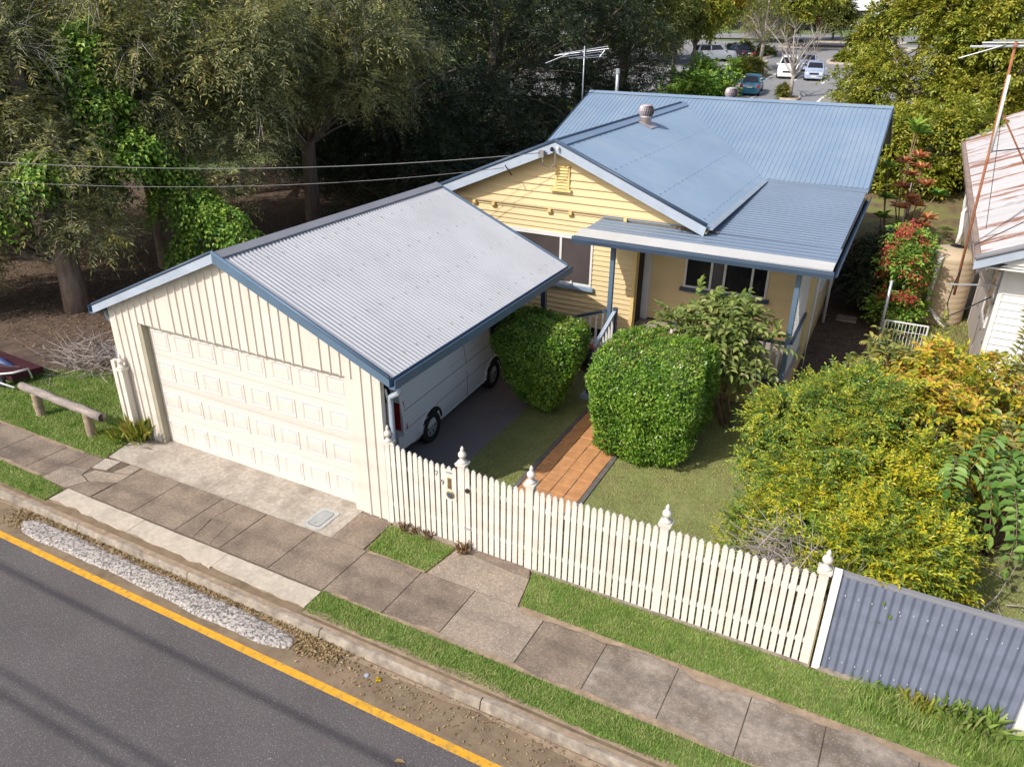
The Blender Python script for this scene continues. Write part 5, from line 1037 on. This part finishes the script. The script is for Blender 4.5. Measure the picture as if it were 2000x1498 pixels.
def shrub(name, label, x, y, c, r, nc, n, ll, lw, m, grp=None, L=.35, rad=(.3, .5), pairs=4, z0=None, six=False, droop=.2, up=.5, tw=0, stems=4, zmin=-.6, cat='shrub', inner=.5):
    z0 = float(H(y)) if z0 is None else z0; st_ = []
    for k in range(stems):
        a = k*2.4+1; st_.append([(x+.1*math.cos(a), y+.1*math.sin(a), z0-.05, .03), (c[0]+r[0]*.3*math.cos(a), c[1]+r[1]*.3*math.sin(a), c[2], .012)])
    return bunch(name, label, cat, (x, y, z0), ell(c, r, nc, inner, zmin), rng.uniform(*rad, nc), n, L, pairs, ll, lw, m, droop, up, six, 0, grp, st_, tw=tw)
GS = 'shrubs planted round the car park'
shrub('shrub', 'glossy green shrub before the car park, left of the ventilator', -9.0, 47, (-8.3, 47, 2.7), (1.8, 1.4, 1.3), 24, 900, .24, .13, 'leaf_vine', GS, .5, (.6, 1.))
shrub('shrub', 'taller leafy shrub beside the blue hatchback', -7.9, 50, (-7.6, 49.5, 3.2), (1.4, 1.4, 1.9), 20, 800, .24, .13, 'leaf_vine', GS, .5, (.5, .9))
shrub('shrub', 'low bushy plant in the round planter under the bare tree', -3.4, 54.1, (-3.4, 54.1, 2.6), (.35, .3, .3), 6, 140, .18, .1, 'leaf_far', GS, .3, (.2, .35))
for i, (x, y) in enumerate(((-9.0, 64.6), (-8.2, 66.4), (-8.9, 68))): shrub('shrub', ['yellowish low plants at the near tip of the planted island', 'dark low shrub in the middle of the planted island', 'dark shrub at the far end of the planted island'][i], x, y, (x, y, float(H(y))+.6), (.8, .9, .5), 10, 300, .22, .1, 'leaf_bright' if i == 0 else 'leaf_far', GS, .4, (.3, .5))
shrub('shrub', 'low green shrub on the small kerbed nib right of the sedan', -1.2, 79.5, (-1.2, 79.5, 4.1), (1.8, 1.4, .5), 12, 400, .26, .14, 'leaf_bright', GS, .4, (.3, .5)); shrub('shrub', 'rounded green shrub on the long kerbed island at the back', -1.8, 94, (-1.6, 94, 5.1), (1.7, 1.1, .7), 12, 500, .26, .14, 'leaf_bright', GS, .4, (.4, .6))
shrub('shrub', 'reddish low shrubs behind the traffic cone', -12, 83, (-12, 83, 4.3), (2.6, 1.8, .6), 14, 500, .26, .12, 'leaf_far', GS, .4, (.3, .5))
# the big bright trees at right
def bigtree(label, x, y, c, r, nc, n, rad=(.7, 1.25), m='leaf_bright', ll=.19, lw=.10):
    z0 = float(H(y)); return tree('leafy_tree', label, (x, y, z0), [[(x, y, z0-.2, .35), (x, y, z0+2.5, .28), (c[0], c[1], c[2]+r[2]*.6, .1)], [(x, y, z0+1.2, .14), (c[0]-.8, c[1]+.2, z0+3, .1), (c[0]-1.2, c[1]+.4, c[2]+.5, .05)]], ell(c, r, nc, .6, -.9), rng.uniform(*rad, nc), n, .5, 4, ll, lw, m, 'bark_pale', .25, .05, .13, 0, 2, 'big bright green trees behind the neighbouring house', up=.5)
bigtree('large bright yellow-green tree left of the tall rusty mast', 5.0, 40, (5.5, 39, 4.9), (3.4, 3, 4.6), 84, 8000)
bigtree('large bright yellow-green tree behind the tall rusty mast', 10, 38, (9.8, 37, 5.6), (3.6, 3, 5.4), 84, 8000)
bigtree('lower bright green tree just behind the rusty roof corner', 6.6, 30, (6.5, 30, 2.2), (2.4, 1.9, 2.0), 50, 4500, (.5, .9))
bigtree('tall bright green tree at upper right corner', 15, 43, (14.5, 42, 6), (4, 3.5, 5.8), 60, 3000)
# ---- clipped hedges
def hedge(label, c, r, ztop, n, taper, ll=.058, lean=0., p=2.6, seed=1):
    t = thing('clipped_hedge', label, 'hedge', (c[0], c[1], 0), 'clipped green hedges beside the tiled path')
    def surf(d, k=1.):
        s = (np.abs(d[:, 0])**p+np.abs(d[:, 1])**p+np.abs(d[:, 2])**p)**(-1/p); q = d*s[:, None]
        zz = (q[:, 2]+1)/2; f = taper+(1-taper)*np.clip(zz*1.35, 0, 1)**.8
        P = np.stack([c[0]+q[:, 0]*r[0]*f*k+lean*(1-zz), c[1]+q[:, 1]*r[1]*f*k, .04+zz*(ztop-.04)*(1 if k == 1 else .985)-(1-k)*0], 1)
        return P+.05*np.sin(P[:, [1, 2, 0]]*4.3+seed)+.04*np.sin(P[:, [2, 0, 1]]*9+seed*2)+.022*np.sin(P[:, [1, 2, 0]]*21+seed)
    u = np.linspace(0, np.pi, 22); w = np.linspace(0, 2*np.pi, 37); A, B = np.meshgrid(u, w, indexing='ij')
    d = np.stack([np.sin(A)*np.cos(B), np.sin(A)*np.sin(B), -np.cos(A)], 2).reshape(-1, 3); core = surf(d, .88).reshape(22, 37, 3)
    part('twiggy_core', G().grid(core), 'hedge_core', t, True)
    d = sphere_dirs(n); P = surf(d); Nn = unit((P-np.array((c[0], c[1], ztop*.5)))/np.array((r[0]**2, r[1]**2, (ztop/2)**2)))
    P = P-Nn*(rng.uniform(0, 1, n)**1.6*.09)[:, None]+rng.normal(0, .012, (n, 3))
    ax = unit(Nn*.5+rng.normal(0, .6, (n, 3))+np.array((0, 0, .15))); nr = unit(Nn*.8+np.array((0, 0, .35))+rng.normal(0, .35, (n, 3)))
    part('leaves', leaves(P, ax, nr, ll*rng.uniform(.7, 1.35, n), ll*.62*rng.uniform(.7, 1.3, n), False, .15), 'leaf_hedge', t)
    k = (P[:, 2] > ztop*.93) & (rng.uniform(0, 1, n) < .16); Q = P[k]+rng.normal(0, .015, (k.sum(), 3))+np.array((0, 0, .02)); Q = Q[np.sin(Q[:, 0]*6+seed)+np.sin(Q[:, 1]*5) > -.3]
    part('new_growth', leaves(Q, sphere_dirs(len(Q), .1), sphere_dirs(len(Q), .3), ll*.8, ll*.4), 'leaf_dead', t)['kind'] = 'stuff'
    q = rng.integers(0, n, 260); part('stray_twigs', twigs((P[q], P[q]+Nn[q]*.05, P[q]+Nn[q]*rng.uniform(.06, .14, (260, 1))), .003), 'twig_brown', t)['kind'] = 'stuff'; return t
hedge('clipped hedge tapering to a narrow foot between van and tiled path', (.36, 4.72), (.93, .86), 1.94, 24000, .30, lean=.12, p=3.6, seed=2)
hedge('larger boxy clipped hedge between tiled path and lawn', (2.85, 4.32), (1.0, 1.1), 1.99, 36000, .86, p=5.5, seed=5)
# ---- big-leaved shrub before the verandah
shrub('verandah_shrub', 'loose shrub with large olive leaves before the verandah window', 4.05, 5.75, (3.55, 5.85, 1.62), (.86, .6, .82), 40, 330, .15, .08, 'leaf_shrub', None, .5, (.22, .42), 5, 0., True, .35, .55, .006, 5, inner=.35)
# ---- the big yellow bush: fine golden foliage, green patches, big pinnate sprays, bare twig tangle
db_ = thing('golden_bush', 'huge golden-green bush sprawling over the fence corner', 'bush', (6.6, 3.3, 0))
gold = np.vstack([ell((6.2, 3.4, 1.15), (1.25, 1.9, 1.0), 60, .7, -.9), ell((6.75, 1.7, 1.0), (1.0, 1.15, .75), 34, .7, -.9), [(6.7, .68, 1.3), (6.95, .6, 1.34), (7.1, .66, 1.36), (6.5, .66, 1.25), (7.3, .85, 1.3), (5.3, 1.3, .5), (5.25, 1.9, .6), (5.4, .9, .5)]])
core = G()
for c, r in (((6.3, 3.4, .8), (.82, 1.35, .72)), ((6.8, 1.75, .7), (.65, .75, .55)), ((7.6, 4.8, .95), (.85, 1.2, .75))):
    u = np.linspace(0, np.pi, 12); w = np.linspace(0, 2*np.pi, 19); A, B = np.meshgrid(u, w, indexing='ij'); rr = 1+.12*np.sin(5*B+3*A)
    core.grid(np.stack([c[0]+r[0]*np.sin(A)*np.cos(B)*rr, c[1]+r[1]*np.sin(A)*np.sin(B)*rr, c[2]-r[2]*np.cos(A)], 2))
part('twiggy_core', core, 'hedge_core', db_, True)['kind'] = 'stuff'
i1 = gold[:, 0]*-.6+gold[:, 1]*.35+rng.normal(0, .45, len(gold)) > -2.85
for nm, sel, m, n in (('golden_foliage', ~i1, 'leaf_duranta', 5200), ('green_foliage', i1, 'leaf_duranta_green', 5200)):
    B, D = crown_sprays(gold[sel], .36, n, .3, droopdir=.1); V, F, ln = sprays(B, D, .30, 6, .072, .034, .15, False, .5); part(nm, (V, F), m, db_)
    part('twigs', twigs(ln, .003, 2), 'twig_brown', db_)['kind'] = 'stuff'
B, D = crown_sprays(gold, .42, 420, .3); part('blossom', leaves(B+D*.2, D, sphere_dirs(len(B)), .03, .03), 'leaf_pale_flower', db_)['kind'] = 'stuff'
B, D = crown_sprays(gold[gold[:, 1] < 2.4], .42, 260, .3); B = B+unit(D)*.15; part('orange_berries', leaves(np.repeat(B, 4, 0)+rng.normal(0, .035, (len(B)*4, 3)), sphere_dirs(len(B)*4), sphere_dirs(len(B)*4), .03, .026), 'leaf_gold', db_)['kind'] = 'stuff'
n = 620; B = np.stack([rng.uniform(5.45, 6.7, n), rng.uniform(.2, 1.1, n), rng.uniform(.5, 1.25, n)], 1); D = unit(sphere_dirs(n)+np.array((-.3, -.5, .1))); Lq = rng.uniform(.3, .8, (n, 1))
M1, M2 = B+D*Lq*.5+rng.normal(0, .04, (n, 3)), B+D*Lq+np.array((0, 0, -.08)); [np.maximum(q[:, 1], .12, out=q[:, 1]) for q in (B, M1, M2)]
part('twig_tangle', twigs((B, M1, M2), .0065), 'twig_grey', db_)['kind'] = 'stuff'
yb = thing('yellow_leaf_bush', 'bush with large yellow and orange leaves behind the golden bush', 'bush', (7.7, 5.2, 0))
cl = np.vstack([ell((7.65, 4.9, 1.35), (1.25, 1.7, .95), 56, .7, -.8), [(6.2, 5.9, 1.35), (6.6, 6.2, 1.5), (7, 6.3, 1.6), (5.9, 5.6, 1.2)]]); B, D = crown_sprays(cl, .38, 1700, .4, droopdir=.1); V, F, ln = sprays(B, D, .32, 4, .10, .054, .3, True, .55)
part('foliage', (V, F), 'leaf_gold', yb); part('twigs', twigs(ln, .005, 2), 'twig_brown', yb)['kind'] = 'stuff'
part('stem', G().tube([(7.7, 5.2, -.05), (7.6, 5.1, 1.1)], [.05, .03], 8), 'twig_brown', yb)
def pinnate(name, label, base, tips, m, ll=.135, lw=.072, pairs=9, droop=.35, L=.95, per=1, cat='shrub'):
    t = thing(name, label, cat, base); b = np.array(base, float); B = []; D = []
    for (x, y, z, dx, dy, dz) in tips: B.append((x, y, z)); D.append((dx, dy, dz)); part('stem', G().tube([b+rng.normal(0, .05, 3)*(1, 1, 0), (b+np.array((x, y, z)))/2+np.array((0, 0, .15)), (x, y, z)], [.022, .015, .008], 6), 'twig_brown', t, True)
    V, F, ln = sprays(np.array(B), np.array(D), L, pairs, ll, lw, droop, True, .7, 1.); part('foliage', (V, F), m, t); part('twigs', twigs(ln, .008), 'twig_brown', t)['kind'] = 'stuff'; return t
tp = []
for k in range(48):
    a = rng.uniform(-2.3, -.2); x, y, z = 8.05+rng.uniform(-.7, 1.2), 2.9+rng.uniform(-.6, 1.6), 1.55+rng.uniform(-.35, .5); tp.append((x, y, z, .55*math.cos(a)+.1, .9*math.sin(a), rng.uniform(-.45, .25)))
pinnate('guava_shrub', 'arching shrub with big glossy paired green leaves right of the golden bush', (8.4, 3.6, 0), tp, 'leaf_guava_green', .185, .098, 8, .35, 1.0)
tp = []
for k in range(90): 
    x, y = rng.uniform(5.9, 8.8), rng.uniform(3.6, 6.4); tp.append((x, y, 1.75+rng.uniform(-.1, .35)+.12*(y-5), rng.normal(0, .6), rng.normal(-.2, .6), rng.uniform(.1, .9)))
pinnate('guava_shrub', 'shrub of long olive leaf sprays standing out of the yellow-leaved bush', (7.3, 5.3, 0), tp, 'leaf_guava', .15, .08, 7, .3, .62)
tp = [(8.45+.1*k, 6.6+.35*k*(-1)**k*.4, 2.0+.22*k, .12*(-1)**k, -.1, 1) for k in range(7)]
pinnate('guava_shrub', 'upright olive leaf sprays before the neighbouring white wall', (8.5, 6.6, 0), tp, 'leaf_guava', .13, .07, 9, .1, .9)
# ---- red-flowered shrub, croton, rubber plant and others in the side yard
rs = shrub('red_flower_shrub', 'green shrub dotted with red flower clusters beside the water tank', 6.75, 13.4, (6.58, 13.2, 1.35), (.42, 1.15, 1.25), 40, 800, .11, .07, 'leaf_vine', None, .3, (.28, .42), 4, 0., False, .3, .5, .006, zmin=-.8)
cl = ell((6.55, 13.0, 1.5), (.48, 1.2, 1.3), 60, .85, -.5); B, D = crown_sprays(cl, .22, 1500, .1); part('red_flowers', leaves(B, sphere_dirs(len(B)), sphere_dirs(len(B)), .06, .05), 'leaf_red', rs)['kind'] = 'stuff'
shrub('shrub', 'dark shady shrub in the side passage left of the red flowers', 6.0, 14.6, (5.95, 14.4, 1.1), (.55, 1.3, 1.0), 26, 700, .12, .07, 'leaf_fig', None, .3, (.28, .42), 4, 0., zmin=-.8)
def rosettes(name, label, base, heads, m, ll, lw, nl=16, stemm='twig_brown', cat='plant', up=.7):
    t = thing(name, label, cat, base); Ps, As, Ns = [], [], []
    for h in heads:
        h = np.array(h, float); part('stem', G().tube([np.array(base)+rng.normal(0, .08, 3)*(1, 1, 0), h*.5+np.array(base)*.5+rng.normal(0, .05, 3), h], [.03, .022, .015], 6), stemm, t, True)
        a = np.arange(nl)*2.4; e = np.linspace(.2, 1.1, nl); d = np.stack([np.cos(a), np.sin(a), e], 1); Ps.append(np.tile(h, (nl, 1))); As.append(d); Ns.append(unit(np.stack([-np.cos(a)*.6, -np.sin(a)*.6, np.ones(nl)], 1)))
    part('leaves', leaves(np.vstack(Ps), np.vstack(As), np.vstack(Ns), ll, lw, True), m, t); return t
rosettes('croton_plant', 'cordyline with orange and crimson leaf rosettes behind the red-flowered shrub', (6.3, 21.5, .05), [(6.2, 21.3, 2.6), (6.5, 21.1, 2.9), (6.0, 21.2, 2.2), (6.7, 21.2, 2.35), (6.4, 20.9, 1.9), (6.1, 20.8, 1.6), (6.6, 20.9, 1.7), (5.9, 21.3, 3.0), (6.35, 21.4, 3.2)], 'leaf_croton', .34, .085, 20)
rosettes('croton_plant', 'single small orange rosette plant near the mesh panel', (6.95, 20.3, 0), [(7.0, 20.2, 1.45), (6.9, 20.2, 1.2)], 'leaf_croton', .36, .1, 14)
rosettes('rubber_plant', 'green plant with big paddle leaves around the orange rosettes', (6.0, 20.8, .05), [(5.6, 20.6, 1.9), (5.5, 20.7, 2.9), (7.1, 20.9, 2.1), (5.6, 20.4, 1.3), (6.2, 20.4, 1.0), (6.5, 20.5, .9)], 'leaf_vine', .38, .2, 9)
rosettes('umbrella_plant', 'light green umbrella leaf rosette against the bright trees', (6.0, 27, .4), [(6.0, 27, 3.55), (6.1, 27, 3.3)], 'leaf_vine', .6, .16, 13)
shrub('shrub', 'small sunlit leafy plants along the neighbouring wall', 7.1, 18.6, (6.9, 18.4, .45), (.6, 1.0, .4), 14, 360, .13, .07, 'leaf_bright', None, .3, (.2, .35), 4, 0.)
shrub('shrub', 'brownish dry-leaved shrub under the main roof corner', 5.6, 17.5, (5.6, 17.4, .7), (.4, .7, .6), 12, 260, .12, .06, 'leaf_dead', None, .3, (.2, .35), 4, 0.)
# ---- weeds, twig piles, litter, grass
def tuft(label, x, y, n, h, m, spread=.12):
    B = np.stack([x+rng.normal(0, spread*.4, n), y+rng.normal(0, spread*.4, n), np.zeros(n)], 1); D = unit(np.stack([rng.normal(0, .4, n), rng.normal(-.1, .4, n), np.ones(n)], 1))
    return tag(part('grass_tuft', leaves(B, D, sphere_dirs(n, .2), h, .018, True), m), label, 'weed', 'weeds at the fence foot')
tuft('yellow-green grass tuft at the foot of the left finial post', -5.84, -.2, 90, .42, 'leaf_weed', .25); tuft('straw-coloured grass tuft between finial post and garage', -5.5, -.12, 70, .5, 'leaf_weed', .2); tuft('dry brown tuft at the hinge side of the gate', 1.47, -.1, 40, .2, 'leaf_dead', .12)
for i, x in enumerate((.35, .58, .82)): tuft(['first dry weed under the left picket panel', 'middle dry weed under the left picket panel', 'last dry weed under the left picket panel'][i], x, -.04, 26, .14, 'leaf_dead', .1)
for i, x in enumerate((7.3, 7.65, 8.0, 8.3)): tuft(['short', 'middling', 'tall', 'tallest'][i]+' green weed tuft at the foot of the blue metal fence', x, -.06, 60, .16+.07*i, 'leaf_weed' if i == 1 else 'leaf_grass', .2)
def twigpile(name, label, c, r, n, m, rad=.008, L=(.4, 1.1), h=.35):
    B = np.stack([c[0]+rng.normal(0, r[0], n), c[1]+rng.normal(0, r[1], n), rng.uniform(.02, h, n)], 1); D = unit(np.stack([rng.normal(0, 1, n), rng.normal(0, .8, n), rng.normal(.1, .25, n)], 1)); q = rng.uniform(*L, (n, 1))
    E_ = B+D*q; E_[:, 2] = np.maximum(E_[:, 2], .02); return tag(part(name, twigs((B, (B+E_)/2+rng.normal(0, .05, (n, 3)), E_), rad), m), label, 'branches', kind=None)
twigpile('branch_pile', 'heap of pale dry pruned twigs at the grass edge left of garage', (-8.9, 2.0), (.7, .35), 170, 'twig_grey', .011); twigpile('branch_pile', 'grey bare twigs fallen beside the pale twig heap', (-9.9, 1.7), (.5, .4), 90, 'twig_grey', .008)
twigpile('branch_pile', 'dry fallen branches on the grass right of the golden bush', (8.1, 2.1), (.45, .32), 46, 'twig_grey', .014, (.4, 1.0), .12)
def scatter(name, label, poly_fn, n, ll, m, z=.012, cat='leaf litter', up=1.):
    P = poly_fn(n); P[:, 2] += z; return tag(part(name, leaves(P, unit(np.stack([rng.normal(0, 1, len(P)), rng.normal(0, 1, len(P)), rng.normal(.1, .2, len(P))], 1)), unit(np.array((0, 0, 1.))+rng.normal(0, .35, (len(P), 3))), ll, ll*.55), m), label, cat, kind='stuff')
def rect(x0, x1, y0, y1, z=0.): return lambda n: np.stack([rng.uniform(x0, x1, n), rng.uniform(y0, y1, n), np.full(n, z)], 1)
scatter('dry_leaves', 'dry leaves strewn under the park trees', rect(-24, -6.2, 1.6, 20), 22000, .075, 'leaf_dead')
scatter('gutter_leaves', 'dry brown leaves gathered along the kerb', lambda n: np.stack([rng.uniform(-5.4, .9, n), -2.45+rng.normal(0, .028, n)-.0*0, np.full(n, -.115)], 1), 1500, .05, 'leaf_straw')
scatter('gutter_leaves', 'clump of dry leaves at the left end of the gutter ramp', lambda n: np.stack([-5.35+rng.normal(0, .14, n), -2.60+rng.normal(0, .10, n), np.full(n, -.115)], 1), 260, .05, 'leaf_straw')
scatter('gutter_leaves', 'clump of dry grass and leaves at the right end of the gutter ramp', lambda n: np.stack([.75+rng.normal(0, .22, n), -2.56+rng.normal(0, .08, n), np.full(n, -.115)], 1), 420, .06, 'leaf_straw')
scatter('gutter_straw', 'straw and dry scraps scattered along the dirty gutter', rect(.6, 7, -2.9, -2.43, -.117), 520, .04, 'leaf_straw')
scatter('roof_debris', 'brown leaf debris caught where the verandah roof meets the gable', lambda n: np.stack([2.35+rng.normal(0, .22, n), 7.86-np.abs(rng.normal(0, .1, n)), np.full(n, 3.275)], 1), 160, .05, 'leaf_dead')
scatter('road_grit', 'pale grit and scraps dotted over the asphalt', rect(-6, 6, -6.5, -3.15, -.128), 90, .02, 'leaf_pale_flower', .002, 'grit')
scatter('yard_leaves', 'scattered fallen leaves on lawn and tiles', rect(.3, 8.8, .15, 6.6), 500, .035, 'leaf_dead'); scatter('yellow_petals', 'small yellow petals dotted on the lawn', rect(2.6, 9, .2, 3.6), 120, .022, 'leaf_yellowflower')
tag(part('bottle_cap', G().lathe([(.03, 0), (.03, .012), (.01, .014)], (1.55, -2.62, -.117), 10), 'barge_blue'), 'small blue bottle cap lying in the gutter dirt', 'litter'); tag(part('fallen_flower', leaves(np.tile((1.73, -2.62, -.11), (12, 1)), sphere_dirs(12, 0), sphere_dirs(12, .5), .05, .03), 'leaf_yellowflower'), 'yellow fallen flower in the gutter beside the bottle cap', 'flower')
tag(part('fallen_leaf', leaves(np.array([(2.55, -3.45, -.122)]), np.array([(1, .4, .1)]), np.array([(0, 0, 1.)]), .11, .06, True), 'leaf_dead'), 'single pale dry leaf lying on the asphalt', 'leaf')
def blades(name, label, polys, dens, h, m, w=.011, z=.0, lim=(10.5, 8)):
    Ps = []
    for poly in polys:
        P_ = np.array(poly); x0, y0 = np.maximum(P_.min(0), (-13, -3)); x1, y1 = np.minimum(P_.max(0), lim); n = int((x1-x0)*(y1-y0)*dens)
        q = np.stack([rng.uniform(x0, x1, n), rng.uniform(y0, y1, n)], 1); ins_ = np.zeros(n, bool); j = len(P_)-1
        for i in range(len(P_)):
            a, b = P_[i], P_[j]; c = (a[1] > q[:, 1]) != (b[1] > q[:, 1]); ins_ ^= c & (q[:, 0] < (b[0]-a[0])*(q[:, 1]-a[1])/(b[1]-a[1]+1e-12)+a[0]); j = i
        nz = np.sin(q[:, 0]*2.3+1.7*np.sin(q[:, 1]*1.9))*np.sin(q[:, 1]*3.1+.8*q[:, 0]); Ps.append(q[ins_ & (rng.uniform(-1.6, 1, n) < nz+.75)])
    q = np.vstack(Ps)+rng.normal(0, .012, (sum(len(a) for a in Ps), 2)); n = len(q); a = rng.uniform(0, 6.283, n); hh = h*rng.uniform(.5, 1.25, n); ln = rng.uniform(.2, .9, n)
    B = np.stack([q[:, 0], q[:, 1], np.full(n, z)], 1); s = np.stack([-np.sin(a), np.cos(a), 0*a], 1)*(w*rng.uniform(.7, 1.3, n))[:, None]/2; T = B+np.stack([np.cos(a)*ln*hh, np.sin(a)*ln*hh, hh], 1)
    V = np.stack([B-s, B+s, T], 1).reshape(-1, 3); return tag(part(name, (V, np.arange(n*3).reshape(n, 3)), m), label, 'grass', kind='stuff')
blades('verge_grass', 'short green grass on the nature strips along footpath and fence', [VERGE[0], VERGE[1], VERGE[2], VERGE[3]], 9000, .04, 'leaf_grass')
blades('park_grass', 'green grass around the log barrier', [VERGE[4]], 5200, .05, 'leaf_grass', .014)
blades('lawn_grass', 'mown lawn behind the picket fence', [[(.2, .12), (1.3, .12), (1.3, 5.6), (.2, 5.6)], [(2.56, .12), (9.2, .12), (9.2, 4.2), (2.56, 6.8)]], 5200, .024, 'leaf_lawn', .012)
blades('long_grass', 'long unmown grass below the blue metal fence', [[(6.9, -.42), (9.5, -.72), (9.5, -.03), (6.9, -.03)]], 5000, .13, 'leaf_grass', .013)
blades('side_grass', 'patchy grass between the tank and the neighbouring wall', [[(6.3, 6.9), (8.4, 6.9), (8.4, 20), (6.3, 20)]], 1300, .06, 'leaf_lawn', .014, 0., (10.5, 21))
scatter('side_leaves', 'fallen leaves along the side passage and yard', rect(4.9, 8.3, 7, 20), 1400, .06, 'leaf_dead')
